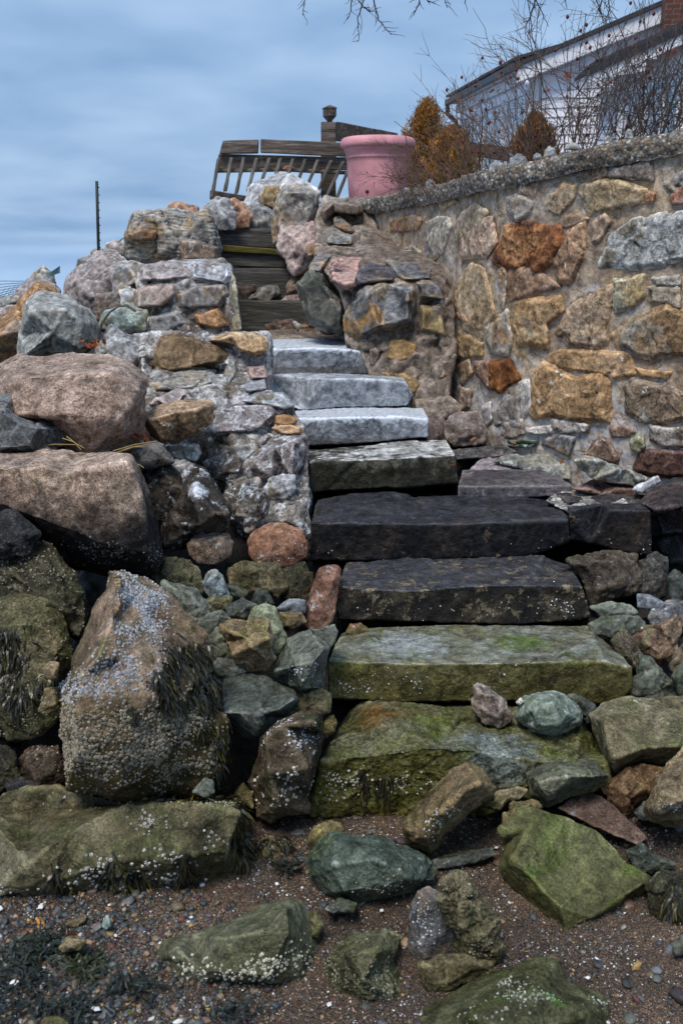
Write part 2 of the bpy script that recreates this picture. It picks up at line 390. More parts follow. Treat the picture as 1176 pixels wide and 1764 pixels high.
M['mortarw'] = rockmat('pale_mortar', (.13, .11, .095), (.3, .28, .26), (.5, .49, .49), .35, .1, lich=.5, lichcol=(.56, .56, .58), stain=.45, staincol=(.13, .105, .08), bumpk=1.6, dark=(.7, 1.1, .8, (.05, .045, .04)))
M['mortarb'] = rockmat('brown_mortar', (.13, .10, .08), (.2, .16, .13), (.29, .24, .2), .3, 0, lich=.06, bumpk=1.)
# pebble-dashed coping
t = NT('coping_concrete', .9); p, g = t.pos()
v = t.new('ShaderNodeTexVoronoi'); v.inputs['Scale'].default_value = 62; t.l(p, v.inputs['Vector'])
s2 = t.new('ShaderNodeSeparateColor'); t.l(v.outputs['Color'], s2.inputs[0])
c = t.ramp(s2.outputs[0], [(.0, (.07, .07, .075)), (.3, (.17, .13, .10)), (.6, (.22, .18, .13)), (.8, (.26, .27, .29)), (.9, (.33, .25, .15)), (1., (.6, .57, .52))])
e = t.mr(v.outputs['Distance'], .3, .75, 1.1, .6); c = t.mulf(c, e)
c = t.mulf(c, t.mr(t.noise(p, 4, 5), .3, .7, .6, 1.3)); hh = t.mr(v.outputs['Distance'], 0, .8, 1, 0); t.bump([(hh, .45)], .008); M['coping'] = t.out(c)
# shingle and sand
t = NT('shingle_sand', .42, .5); p, g = t.pos(False)
n0 = t.noise(p, 1.3, 5, .5); cols = t.ramp(n0, [(.35, (.055, .042, .034)), (.5, (.10, .078, .06)), (.64, (.18, .135, .10))])
v = t.new('ShaderNodeTexVoronoi'); v.inputs['Scale'].default_value = 230; t.l(p, v.inputs['Vector'])
s2 = t.new('ShaderNodeSeparateColor'); t.l(v.outputs['Color'], s2.inputs[0])
gr = t.ramp(s2.outputs[0], [(0, (.25, .3, .38)), (.3, (.6, .5, .42)), (.55, (1., .85, .7)), (.8, (1.5, 1.1, .8)), (.94, (2.6, 2.4, 2.2))])
c = t.mix(1., cols, gr, 'MULTIPLY'); c = t.mulf(c, t.mr(v.outputs['Distance'], .2, .7, 1.25, .5))
sp = t.new('ShaderNodeSeparateXYZ'); t.l(g.outputs['Position'], sp.inputs[0])
c = t.mix(t.mr(sp.outputs[2], .06, .16), c, (.02, .018, .015)); hh = t.mr(v.outputs['Distance'], 0, .8, 1, 0)  # rising ground painted near black, standing in for shade in the rock gaps
t.bump([(t.noise(p, 30, 5), .5), (hh, .7)], .008); M['sand'] = t.out(c)
def attrmat(name, rough=.6, grain=60, k=.25, spec=.35, trans=0):
    t = NT(name, rough, spec); p, g = t.pos(False); a = t.new('ShaderNodeAttribute', attribute_name='Col')
    n = t.noise(p, grain, 4); c = t.mulf(a.outputs['Color'], t.mr(n, .3, .7, 1-k, 1+k)); t.bump([(n, .3)], .004); return t.out(c)
M['pebble'] = attrmat('pebble', .55, 90)
M['barnacle'] = attrmat('barnacle_shell', .8, 300, .3)
M['weed'] = attrmat('seaweed', .35, 80, .3, .5)
M['leafy'] = attrmat('evergreen_foliage', .8, 40, .3, .2)
M['leaf'] = attrmat('dry_leaf', .8, 60, .3, .2)
def plain(name, col, rough=.6, n=20, k=.15, bump=.1, spec=.4, metal=0):
    t = NT(name, rough, spec); p, g = t.pos(); nn = t.noise(p, n, 5); t.b.inputs['Metallic'].default_value = metal
    c = t.new('ShaderNodeRGB'); c.outputs[0].default_value = (*col, 1); o = t.mulf(c.outputs[0], t.mr(nn, .3, .7, 1-k, 1+k)); t.bump([(nn, bump)], .01); return t.out(o)
def wood(name, c1, c2, c3, axis=(1.2, 14, 14), green=0):
    t = NT(name, .85, .2); p, g = t.pos(); mp = t.new('ShaderNodeMapping'); t.l(p, mp.inputs[0]); mp.inputs['Scale'].default_value = axis
    n1 = t.noise(mp.outputs[0], 1.6, 6, .6, .6); n2 = t.noise(mp.outputs[0], 7, 6, .2, .7); n3 = t.noise(p, 3, 5, .4)
    c = t.ramp(n1, [(.3, c1), (.5, c2), (.7, c3)]); c = t.mulf(c, t.mr(n2, .3, .7, .45, 1.5))
    if green: c = t.mix(t.mr(n3, .45, .6, 0, green), c, (.10, .10, .02))
    t.bump([(n1, .4), (n2, .7)], .012); return t.out(c)
M['wood'] = wood('weathered_wood', (.06, .045, .036), (.12, .093, .075), (.24, .2, .17))
M['woodg'] = wood('weathered_grey_wood', (.06, .052, .045), (.15, .13, .11), (.28, .25, .22), (10, 10, 1.4))
M['woodr'] = wood('weathered_rail_wood', (.07, .058, .045), (.15, .125, .10), (.26, .23, .19), (1.2, 14, 14), .35)
M['woodd'] = wood('tread_timber', (.038, .035, .034), (.08, .074, .07), (.17, .16, .152), (1.2, 12, 12), .12)
M['woody'] = wood('mossy_board', (.04, .036, .012), (.085, .075, .016), (.13, .11, .03), (1.2, 12, 12))
M['pot'] = plain('pink_plastic', (.60, .27, .295), .65, 5, .32, .1)
M['soil'] = plain('soil', (.03, .022, .016), .95, 40, .4, .8)
M['iron'] = plain('dark_iron', (.012, .02, .016), .6, 30, .3, .2)
M['rope'] = plain('teal_netting', (.09, .2, .21), .8, 60, .2, .2)
M['twig'] = plain('twig_bark', (.15, .09, .065), .85, 30, .4, .3)
M['twigg'] = plain('grey_twig_bark', (.095, .07, .06), .85, 30, .4, .3)
M['hip'] = plain('rose_hip', (.12, .015, .012), .4, 40, .2, .1)
M['straw'] = plain('dry_straw', (.34, .25, .11), .8, 40, .2, .1)
M['shell'] = plain('sea_shell', (.75, .74, .72), .5, 60, .1, .2)
M['house'] = plain('white_siding', (.85, .83, .88), .6, 3, .05, .03)
M['trim'] = plain('white_trim', (.78, .77, .8), .5, 3, .04, .02)
M['roof'] = plain('dark_shingle_roof', (.045, .045, .05), .9, 30, .3, .5)
M['gutter'] = plain('black_gutter', (.02, .02, .024), .4, 5, .1, .02)
t = NT('window_glass', .06, .8); t.b.inputs['Base Color'].default_value = (.5, .58, .62, 1); t.b.inputs['Metallic'].default_value = .8; M['glass'] = t.m
t = NT('chimney_brick', .9); p, g = t.pos(False); br = t.new('ShaderNodeTexBrick'); mp = t.new('ShaderNodeMapping'); t.l(p, mp.inputs[0]); mp.inputs['Rotation'].default_value = (math.radians(90), 0, 0)
t.l(mp.outputs[0], br.inputs['Vector']); br.inputs['Scale'].default_value = 4; br.inputs['Color1'].default_value = (.17, .05, .03, 1); br.inputs['Color2'].default_value = (.1, .035, .025, 1)
br.inputs['Mortar'].default_value = (.16, .14, .12, 1); br.inputs['Mortar Size'].default_value = .02; br.inputs['Brick Width'].default_value = .8; br.inputs['Row Height'].default_value = .28
t.bump([(br.outputs['Fac'], -.5)], .01); M['brick'] = t.out(br.outputs['Color'])
M['grass'] = plain('dry_lawn', (.06, .055, .025), .95, 30, .4, .6)
t = NT('sea_water', .03, .5); t.b.inputs['Base Color'].default_value = (.56, .72, .92, 1); p, g = t.pos(False); mp = t.new('ShaderNodeMapping'); t.l(p, mp.inputs[0]); mp.inputs['Scale'].default_value = (.6, 1.6, 1)  # sky colour and horizon haze put into the water's base colour
t.bump([(t.noise(mp.outputs[0], 1.1, 6), .02)], .01); M['sea'] = t.m
# ------------------------------------------------------------------ stone steps (each slab a thing)
def slab(key, label, mat, back, edge, bottom, Yf, Yb, thick=.25, **k):
    """back/edge/bottom: pixel polylines left->right; top face runs from Yf (edge) to Yb (back)"""
    o = [(x, y, Yf-Yb) for x, y in back]+[(edge[-1][0], edge[-1][1], 0.)]+[(x, y, -.01) for x, y in reversed(bottom)]+[(edge[0][0], edge[0][1], 0.)]
    i = [(x, y, .012) for x, y in edge[1:-1]]
    k.setdefault('fac', .12); k.setdefault('sm', 3); k.setdefault('rough', .75)
    return rock(key, 'stone_step', label, 'stone step', mat, 'T', o, i, Yf, thick+(Yb-Yf), 0, 0, shrink=.97, group='stone steps', vox=2.2, **k)
slab('S1', 'lowest broad algae stained step lying on the shingle', M['olivestep2'], [(606, 1228), (640, 1216), (800, 1220), (1000, 1226), (1036, 1280)],
     [(556, 1312), (600, 1305), (640, 1302), (720, 1288), (800, 1290), (860, 1300), (930, 1312), (990, 1316), (1042, 1318)], [(538, 1400), (600, 1406), (700, 1412), (850, 1402), (960, 1385), (1045, 1345)], 3.84, 4.36, fac=.35, sm=5, rough=1.5)
slab('S2', 'second step from the bottom, olive with a bright green algae patch', M['olivestep'], [(590, 1094), (640, 1086), (760, 1079), (900, 1080), (1010, 1079), (1050, 1112)],
     [(566, 1138), (640, 1141), (700, 1144), (840, 1143), (940, 1141), (1040, 1139), (1086, 1150)], [(566, 1203), (700, 1207), (900, 1207), (1060, 1210), (1086, 1185)], 4.33, 4.86)
slab('S3', 'third step from the bottom, black tread over tan speckled face', M['blackstep2'], [(598, 970), (700, 962), (800, 961), (935, 958), (980, 974)],
     [(582, 1010), (640, 1016), (720, 1018), (800, 1010), (900, 1008), (1002, 1010)], [(581, 1066), (700, 1069), (900, 1074), (1014, 1062)], 4.85, 5.42)
slab('S4', 'wide coal black step, fourth from the bottom', M['blackstep'], [(547, 862), (612, 852), (680, 851), (714, 857), (820, 853), (905, 854), (950, 862), (978, 885)],
     [(535, 902), (600, 901), (700, 903), (800, 902), (900, 899), (976, 896)], [(534, 965), (600, 965), (700, 963), (900, 956), (978, 932)], 5.4, 6.0)
slab('S4b', 'short black block ending the wide black step on its right', M['blackstep'], [(975, 872), (1040, 868), (1116, 868)],
     [(980, 880), (1050, 879), (1119, 880)], [(980, 930), (1015, 934), (1070, 950), (1120, 955)], 5.42, 5.6)
slab('S5', 'granite step with pale top and dark mossy face above the black gap', M['granite_dk'], [(532, 777), (600, 770), (700, 762), (768, 758)],
     [(534, 796), (620, 792), (700, 788), (783, 784)], [(534, 846), (660, 841), (787, 831)], 6.05, 6.66, fac=.2)
slab('S6', 'grey granite step with frosted top, third from the top', M['granite6'], [(508, 708), (600, 703), (728, 703)],
     [(505, 722), (600, 719), (690, 718), (736, 722)], [(528, 767), (620, 762), (735, 751)], 6.61, 6.97, fac=.1)
slab('S7', 'rough grey granite step with rounded right end, second from the top', M['granite'], [(457, 645), (560, 643), (692, 647)],
     [(455, 656), (560, 653), (640, 653), (698, 658), (711, 680)], [(468, 690), (520, 706), (600, 700), (700, 698)], 6.95, 7.33, fac=.1)
slab('S8', 'topmost granite step with a ragged white upper band', M['granite8'], [(458, 586), (540, 584), (632, 586)],
     [(456, 602), (540, 599), (600, 602), (636, 606)], [(456, 645), (540, 646), (634, 642)], 7.3, 7.95, fac=.1)
# ------------------------------------------------------------------ loose boulders and stones
B = 'boulder'; R_ = 'rock'
def rk(key, label, mat, fr, outline, Y, inner=None, cat=R_, name=None, **k):
    return rock(key, name or cat, label, cat, M[mat], fr, outline, inner, Y, **k)
rk('k1', 'dark pointed rock on the far left skyline above the teal netting', 'slateup', 'A', [(105, 445), (145, 405), (180, 430), (190, 480), (150, 510), (100, 490)], 10.2)
rk('k2', 'pinkish grey slab behind the orange boulder', 'pinkgray', 'A', [(45, 500), (100, 450), (150, 443), (205, 490), (190, 540), (70, 540)], 9.4)
rk('k3', 'orange boulder behind the grey green one', 'orange', 'A', [(-60, 610), (0, 588), (60, 540), (122, 462), (165, 470), (215, 505), (215, 600), (60, 760), (-60, 790)], 7.35, [(60, 590, .2), (130, 500, .1), (0, 640, .25), (100, 620, .25)], cat=B, fac=.4, tilt=.3, tint=(1.05, .95, .85))
rk('k4', 'small flat grey stone at the left edge under the netting', 'slateup', 'A', [(-30, 525), (20, 508), (65, 510), (70, 530), (30, 548), (-30, 560)], 8.9)
rk('k4b', 'small pinkish stone at the left edge below a flat grey one', 'pinkgray', 'A', [(-30, 562), (30, 540), (65, 538), (40, 580), (0, 610), (-30, 610)], 8.3)
rk('k5', 'grey green block boulder with flat face beside the orange boulder', 'graygreen', 'A', [(88, 525), (130, 498), (230, 512), (308, 555), (328, 600), (325, 665), (290, 705), (150, 730), (60, 730), (65, 640)], 6.9,
   [(110, 560, .22), (220, 555, .22), (270, 600, .16), (270, 690, .18), (95, 700, .24), (180, 630, .24)], cat=B, fac=.4)
rk('k6', 'tall grey pointed boulder on the skyline right of the iron pole', 'pinkgray', 'A', [(218, 470), (260, 420), (330, 362), (400, 355), (435, 390), (440, 440), (420, 520), (330, 570), (250, 530), (215, 500)], 8.2, cat=B, strata=.4, slope=(-.6, 0, .6))
rk('k7', 'dark rock just left of the iron pole base', 'slateup', 'A', [(250, 430), (265, 382), (305, 368), (335, 380), (320, 420), (270, 440)], 8.7)
rk('k7b', 'little dark stone at the foot of the iron pole', 'slateup', 'A', [(305, 362), (315, 350), (350, 350), (350, 375), (318, 380)], 8.75)
rk('k7c', 'pale pink rounded stone on the skyline beside the masonry block', 'pinkgray', 'A', [(352, 352), (360, 330), (385, 320), (425, 328), (440, 350), (425, 375), (365, 372)], 8.8)
rk('k8', 'broken grey rock wedged beside the top masonry block', 'gray', 'A', [(375, 450), (400, 395), (450, 388), (495, 410), (480, 470), (420, 520), (375, 500)], 7.95)
rk('k8c', 'pale stone patch leaning on the fourth masonry tier', 'white', 'A', [(400, 490), (440, 478), (475, 500), (460, 560), (415, 545)], 7.6)
rk('k8b', 'dark cleft stone below the tall pointed boulder', 'brown', 'A', [(325, 500), (400, 495), (420, 540), (370, 590), (325, 590)], 7.6)
rk('k9b', 'greenish stone lying in the hollow behind the bare vine', 'slateup', 'A', [(340, 590), (360, 555), (430, 535), (495, 560), (490, 625), (400, 640), (335, 620)], 7.2, tint=(.85, 1, .95))
rk('k9', 'slanted grey slab rock beside the masonry pier', 'gray', 'A', [(325, 680), (375, 608), (440, 640), (500, 640), (500, 740), (455, 790), (400, 760), (320, 725)], 6.75, strata=.5, slope=(.5, 0, .8), fac=.6)
rk('m1', 'pink brown stone on top of the layered masonry block', 'orange', 'A', [(553, 230), (575, 195), (610, 188), (640, 203), (672, 208), (675, 240), (600, 250)], 8.75, tint=(.9, .8, .9))
rk('m2', 'rounded grey stone at the head of the stairs', 'gray', 'A', [(690, 215), (705, 195), (730, 172), (770, 182), (798, 230), (792, 285), (730, 290), (705, 250)], 9.35)
rk('m3', 'pink brown cobble tucked between two grey stones at the stair head', 'orange', 'A', [(768, 192), (795, 178), (830, 203), (850, 240), (842, 280), (800, 280), (785, 230)], 9.6, tint=(.9, .8, .9))
rk('m4', 'dark grey stone above the highest timber riser', 'slateup', 'M', [(330, 100), (400, 78), (450, 100), (505, 125), (510, 260), (350, 262), (335, 160)], 9.75, tint=(.8, .8, .85))
rk('m5', 'big whitish boulder below the leaning railing', 'white', 'B', [(270, 480), (300, 410), (360, 375), (430, 350), (482, 347), (540, 385), (590, 430), (570, 500), (400, 520), (290, 510)], 10.1, cat=B)
rk('m6', 'ochre rock in front of the whitish boulder', 'ochre', 'B', [(345, 435), (370, 403), (420, 398), (440, 440), (410, 490), (355, 475)], 9.9)
rk('m7', 'tall smooth pale slab standing right of the timber steps', 'gray', 'B', [(395, 570), (397, 520), (430, 420), (455, 393), (500, 403), (555, 408), (587, 432), (578, 500), (560, 560), (530, 610), (440, 640), (398, 640)], 9.5, [(425, 560, .08), (450, 430, .1), (545, 425, .1), (560, 480, .04), (530, 560, .1), (450, 600, .12)], tilt=.12, cat=B, fac=.35, sm=0, strata=.3, slope=(1, 0, -.4), tint=(1.15, 1.08, .98))
rk('m8', 'pink granite rock filling the bank beside the mossy board', 'pinkp', 'M', [(535, 300), (560, 262), (640, 240), (760, 215), (860, 195), (890, 240), (880, 380), (820, 440), (760, 500), (700, 545), (655, 548), (600, 460), (548, 400)], 9.05, tilt=.3, cat=B, rough=1.3)
# lower left
rk('g1', 'big rounded pink granite boulder beside the masonry pier', 'tan', 'G', [(-120, 300), (-60, 235), (0, 207), (120, 160), (250, 148), (420, 141), (560, 153), (660, 188), (735, 268), (745, 335), (735, 480), (720, 600), (640, 670), (540, 690), (250, 680), (90, 560), (-60, 440)], 5.45,
   [(0, 330, .15), (150, 255, .25), (350, 240, .3), (560, 250, .28), (690, 330, .2), (100, 450, .35), (350, 450, .45), (600, 470, .35), (450, 620, .3)], tilt=.55, cat=B, sm=4, fac=.5, rough=1.)
rk('g2', 'dark pointed rock at the left edge below the rounded granite boulder', 'slateup', 'G', [(-80, 365), (0, 350), (60, 368), (100, 440), (180, 478), (310, 522), (320, 600), (240, 690), (-80, 690)], 5.1, [(20, 440, .2), (100, 500, .22), (200, 520, .2), (0, 620, .25), (150, 620, .25)], tint=(.6, .6, .62))
rk('g3', 'huge square boulder with tan top and black tide stained face', 'tandark', 'G', [(-160, 670), (0, 650), (120, 655), (240, 638), (330, 630), (430, 638), (540, 643), (662, 658), (690, 710), (740, 820), (790, 980), (830, 1190), (800, 1260), (740, 1290), (560, 1260), (400, 1230), (300, 1240), (200, 1200), (60, 1100), (-160, 1050)], 4.75,
   [(-100, 730, .28), (0, 722, .3), (130, 732, .3), (220, 712, .33), (330, 745, .33), (450, 735, .33), (560, 722, .3), (640, 705, .26), (690, 900, .3), (740, 1150, .3), (500, 1100, .42), (250, 1000, .38), (0, 900, .33)], tilt=.42, cat=B, fac=.35, sm=1, rough=.8)
rk('g4', 'golden brown wedge stone resting on the masonry tier', 'brown', 'G', [(722, 455), (800, 408), (900, 385), (1060, 388), (1083, 405), (1072, 500), (1000, 545), (900, 590), (810, 590), (770, 560), (730, 500)], 5.72,
   [(760, 478, .12), (900, 440, .14), (1000, 430, .12), (820, 570, .1), (960, 530, .1)], fac=.3, tint=(1.7, 1.45, 1.1), thick=.2)
rk('g5', 'small dark stone under the straw blades', 'slateup', 'G', [(665, 645), (720, 605), (790, 588), (830, 605), (890, 695), (800, 720), (700, 730), (680, 690)], 5.25, tint=(.55, .5, .48))
rk('g6', 'black purple rounded rock in the hollow beside the square boulder', 'lichblack', 'G', [(695, 745), (760, 700), (830, 698), (905, 755), (925, 830), (880, 980), (800, 990), (750, 850)], 5.25)
rk('g7', 'knobbly pale lichen crusted rock above the white tipped triangular rock', 'mortarw', 'G', [(785, 745), (850, 688), (950, 688), (1012, 735), (965, 770), (945, 860), (880, 830), (860, 785), (800, 782)], 5.4, rough=1.8)
rk('f1', 'triangular black rock with a white lichen tip', 'lichblack', 'F', [(290, 940), (330, 860), (350, 790), (400, 738), (435, 733), (505, 800), (562, 900), (585, 960), (575, 1030), (430, 1090), (330, 1130), (235, 1120), (240, 1020)], 5.1,
   [(300, 1000, .12), (400, 850, .15), (500, 950, .18), (555, 960, .18), (430, 1010, .2), (320, 1070, .12)], fac=.6)
rk('f2', 'smooth brown cobble below the white tipped triangular rock', 'brown', 'F', [(357, 1110), (400, 1062), (500, 1048), (572, 1055), (595, 1100), (582, 1170), (500, 1212), (420, 1212), (370, 1165)], 4.95, sm=8, fac=.2, tint=(.7, .68, .66))
rk('f3', 'round orange brown cobble under the masonry pier', 'redbrown', 'F', [(662, 1095), (700, 1038), (780, 1000), (850, 1000), (940, 1038), (972, 1110), (962, 1170), (900, 1212), (820, 1228), (730, 1212), (680, 1172)], 5.15, sm=8, fac=.2, tint=(1.25, 1.2, 1.1), cat=B)
rk('f4', 'white capped stone set low on the masonry pier corner', 'white', 'F', [(748, 825), (790, 770), (850, 755), (905, 768), (910, 825), (860, 880), (790, 880), (758, 855)], 5.4, rough=1.3, tint=(.7, .7, .7))
rk('f5', 'black and white lichened rock under the pier', 'lichened', 'F', [(545, 870), (590, 790), (640, 775), (700, 808), (775, 850), (755, 950), (705, 1010), (665, 1060), (620, 985), (570, 930)], 5.35, rough=1.6)
rk('f6', 'small crusted stone hanging over the round orange cobble', 'lichened', 'F', [(820, 980), (880, 915), (930, 930), (972, 1040), (978, 1085), (930, 1065), (900, 1015), (830, 1005)], 5.3, rough=1.4)
rk('u1', 'dark speckled rock behind the pale blue standing stone', 'olivedark', 'I', [(15, 170), (50, 100), (180, 108), (245, 160), (265, 230), (250, 280), (140, 270), (60, 230)], 4.8, tint=(2, 2, 1.9), sm=5)
rk('u2', 'crusted dark rock beneath the round orange cobble', 'olivedark', 'I', [(370, 150), (460, 115), (600, 140), (640, 240), (600, 290), (480, 270), (390, 230)], 4.9, tint=(1.6, 1.5, 1.4))
rk('u3', 'dark recessed rock left of the upright red brown stone', 'olivedark', 'I', [(600, 170), (720, 120), (760, 200), (730, 330), (640, 330), (590, 250)], 4.95)
# far left black ones
rk('h1', 'black barnacle dotted boulder beneath the square boulder', 'olivedark', 'Hh', [(-120, 330), (0, 260), (100, 212), (220, 228), (300, 290), (380, 400), (430, 520), (442, 600), (400, 700), (330, 640), (150, 560), (-120, 560)], 4.25, cat=B, sm=5)
rk('h2', 'smooth black rock wedged under the square boulder at the left edge', 'black', 'Hh', [(-120, 70), (0, 58), (85, 68), (160, 130), (212, 190), (150, 270), (0, 300), (-120, 300)], 4.3)
rk('h3', 'dark olive boulder hung with bladder wrack at the left edge', 'olivedark', 'Hh', [(-140, 520), (0, 495), (120, 490), (240, 518), (330, 590), (352, 700), (370, 800), (310, 930), (290, 1080), (200, 1190), (100, 1210), (-140, 1220)], 4.0, cat=B, sm=5, tint=(1.5, 1.5, 1.3))
rk('h4', 'small tan stone caught between the wrack boulder and barnacled spire', 'tanwet', 'Hh', [(222, 855), (258, 820), (300, 830), (285, 905), (228, 910)], 3.62)
rk('h4b', 'small pale stone below the tan one beside the spire', 'tanwet', 'Hh', [(200, 1070), (230, 960), (292, 950), (300, 1060), (240, 1095)], 3.65, tint=(.7, .7, .65))
rk('h5', 'dark purple rock in the cave left of the barnacled spire', 'olivedark', 'Hh', [(80, 1345), (140, 1262), (300, 1240), (330, 1420), (200, 1480), (110, 1420)], 3.95, tint=(1.1, .9, 1.1))
rk('h6', 'dark crusted rock in the lower left corner hollow', 'olivedark', 'Hh', [(-100, 1240), (0, 1235), (70, 1290), (95, 1400), (0, 1480), (-100, 1480)], 3.9)
rk('h7', 'flat black stone behind the long barnacled slab', 'black', 'Hh', [(30, 1450), (110, 1408), (215, 1455), (150, 1490), (50, 1500)], 3.8)
rk('spire', 'tall tan spire shaped boulder crusted with white barnacles', 'spire', 'Hh', [(518, 350), (545, 330), (640, 330), (720, 362), (790, 428), (870, 490), (960, 600), (1040, 690), (1060, 830), (1110, 960), (1140, 1130), (1145, 1250), (1110, 1420), (1000, 1500), (700, 1530), (335, 1470), (325, 1300), (318, 1210), (298, 1180), (300, 960), (340, 890), (385, 740), (430, 640), (470, 490), (513, 440)], 3.62,
   [(585, 375, .02), (605, 500, .12), (560, 640, .2), (495, 800, .28), (410, 905, .3), (400, 1000, .34), (640, 800, .22), (760, 1000, .26), (650, 1200, .3), (420, 1250, .33), (900, 1100, .16), (800, 700, .08), (980, 1000, .04), (980, 1350, .1), (600, 1420, .25), (700, 480, -.02)], tilt=.25, cat=B, fac=.5, sm=1, thick=.5, rough=.7)
# low long slab on the left
rk('slabL', 'long flat olive slab on the beach fringed with wrack', 'olive', 'K', [(-80, 160), (0, 140), (30, 115), (120, 113), (200, 105), (230, 128), (440, 155), (600, 148), (720, 143), (800, 150), (832, 175), (845, 230), (852, 370), (810, 430), (700, 468), (640, 478), (500, 512), (300, 512), (170, 510), (60, 505), (-80, 500)], 3.42,
   [(-40, 470, .1), (50, 462, .12), (100, 370, .15), (180, 300, .1), (240, 260, .05), (310, 222, .0), (440, 178, -.04), (600, 178, .02), (740, 180, .04), (800, 200, .05), (200, 420, .14), (400, 350, .12), (600, 330, .14), (760, 330, .1), (400, 460, .12), (100, 200, -.35), (250, 180, -.3)], tilt=.9, cat=B, fac=.35, sm=1, thick=.3, rough=.8, tint=(.85, .85, .85))
rk('front', 'leaning wedge boulder with white barnacle band on the foreground shingle', 'olive', 'K', [(530, 685), (560, 640), (640, 610), (760, 560), (830, 530), (900, 500), (975, 488), (1012, 500), (1037, 550), (1062, 650), (1078, 760), (1050, 812), (1000, 842), (950, 838), (870, 800), (700, 840), (630, 835), (580, 795), (540, 735)], 2.95,
   [(600, 660, .06), (760, 620, .1), (880, 600, .13), (965, 520, .06), (975, 600, .13), (1020, 740, .05), (900, 740, .16), (700, 740, .14), (620, 740, .1)], tilt=.5, cat=B, fac=.4, sm=1, rough=.7, tint=(.72, .8, .82))
rk('k_t1', 'tiny yellow green stone touching the leaning wedge boulder', 'olive', 'K', [(1030, 535), (1062, 528), (1092, 575), (1075, 618), (1045, 612)], 3.15, tint=(1.3, 1.3, 1))
rk('k_t2', 'small barnacled rock draped in wrack right of the long slab', 'olive', 'K', [(860, 400), (872, 300), (912, 278), (970, 295), (982, 340), (930, 385), (885, 415)], 3.55, tint=(.8, .75, .7))
rk('k_t3', 'little tan green stone at the end of the long slab', 'olive', 'K', [(793, 132), (820, 95), (850, 125), (855, 180), (810, 165)], 3.78, tint=(1.4, 1.3, 1))
rk('k_t4', 'little green stone at the foot of the barnacled spire', 'slate', 'K', [(650, 128), (688, 82), (716, 88), (726, 128), (690, 140)], 3.45)
rk('k_t5', 'dark wet stone at the left edge of the shingle', 'slatedk', 'K', [(-60, 570), (0, 556), (50, 545), (78, 590), (35, 655), (-60, 700)], 3.15, tint=(.7, .75, .8))
rk('k_t6', 'flat tan pebble stone among the weed at lower left', 'tanwet', 'Q', [(300, 390), (340, 340), (400, 330), (435, 350), (400, 400), (320, 410)], 2.93, tilt=.8)
rk('k_t7', 'flat tan flake on the shingle above the red leaf', 'tanwet', 'Q', [(325, 275), (380, 235), (440, 228), (430, 255), (390, 285)], 3.13, tilt=1)
rk('k_t8', 'blue grey oval beach stone on the left shingle', 'slate', 'Q', [(525, 285), (528, 240), (545, 225), (562, 250), (560, 280), (540, 295)], 3.08, tint=(1.8, 2, 2.2), fac=.2, sm=5)
rk('k_t9', 'brown beach stone cut by the bottom edge of the photo', 'tanwet', 'Q', [(205, 776), (230, 748), (300, 745), (350, 770), (340, 800), (220, 800)], 2.62, tilt=.8)
# small rocks between spire and steps
rk('i1', 'dull green rock against the right flank of the spire', 'slate', 'I', [(78, 215), (150, 222), (230, 250), (300, 330), (290, 375), (220, 400), (150, 325), (95, 262)], 4.35)
rk('i2', 'pale blue standing stone behind the dull green rock', 'slateup', 'I', [(260, 218), (288, 168), (320, 160), (347, 190), (388, 288), (300, 290), (268, 255)], 4.55, tint=(.95, 1.1, 1.15), strata=.3, slope=(1, 0, .2), fac=.4)
rk('i3', 'small thin slate leaning right of the pale blue standing stone', 'slatedk', 'I', [(362, 225), (420, 228), (464, 265), (440, 292), (390, 275)], 4.6)
rk('i4', 'flat olive stone beneath the pale blue standing stone', 'olive', 'I', [(268, 300), (300, 282), (392, 284), (382, 335), (300, 350)], 4.45)
rk('i5', 'dark folded slate with a sharp lip', 'slatedk', 'I', [(362, 328), (440, 288), (502, 318), (450, 375), (370, 372)], 4.4, strata=.5)
rk('i6', 'dark triangular stone above the tall smooth green stone', 'slatedk', 'I', [(478, 305), (500, 250), (550, 252), (580, 315), (530, 320)], 4.65)
rk('i7', 'grey humped stone left of the upright red brown stone', 'slateup', 'I', [(590, 335), (650, 290), (722, 298), (725, 355), (640, 362)], 4.65, tint=(.7, .72, .78))
rk('i8', 'mottled tan stone beneath the grey humped one', 'tanwet', 'I', [(600, 352), (700, 350), (728, 395), (660, 430), (615, 410)], 4.55, tint=(.6, .58, .55))
rk('i9', 'weathered green slate between the spire and the broken pale rock', 'slate', 'I', [(228, 405), (290, 360), (350, 345), (388, 380), (345, 415), (290, 470), (250, 450)], 4.25)
rk('i12', 'tall smooth green stone behind the broken pale rock', 'slate', 'I', [(463, 375), (490, 328), (540, 308), (592, 330), (612, 400), (637, 460), (612, 535), (560, 560), (480, 480)], 4.3, tint=(1.2, 1.25, 1), sm=6, fac=.3)
rk('i10', 'broken pale tan rock with fresh fracture face', 'tanwet', 'I', [(340, 440), (338, 415), (400, 384), (480, 394), (552, 388), (577, 460), (570, 515), (592, 560), (560, 605), (430, 608), (388, 545), (370, 480)], 4.1,
   [(385, 440, .05), (460, 470, .1), (555, 470, .1), (480, 500, .12), (400, 540, .1), (540, 560, .06)], fac=.9, tint=(1.3, 1.25, 1.2), strata=.3)
rk('i11', 'grey green angular rock at the left of the broken pale rock', 'slate', 'I', [(280, 500), (318, 420), (348, 430), (384, 485), (392, 555), (320, 610), (288, 570)], 4.1, tint=(.8, .8, .75))
rk('i11b', 'shadowed slate block under the grey green angular rock', 'slatedk', 'I', [(290, 600), (330, 560), (420, 570), (450, 620), (380, 650), (300, 640)], 4.05)
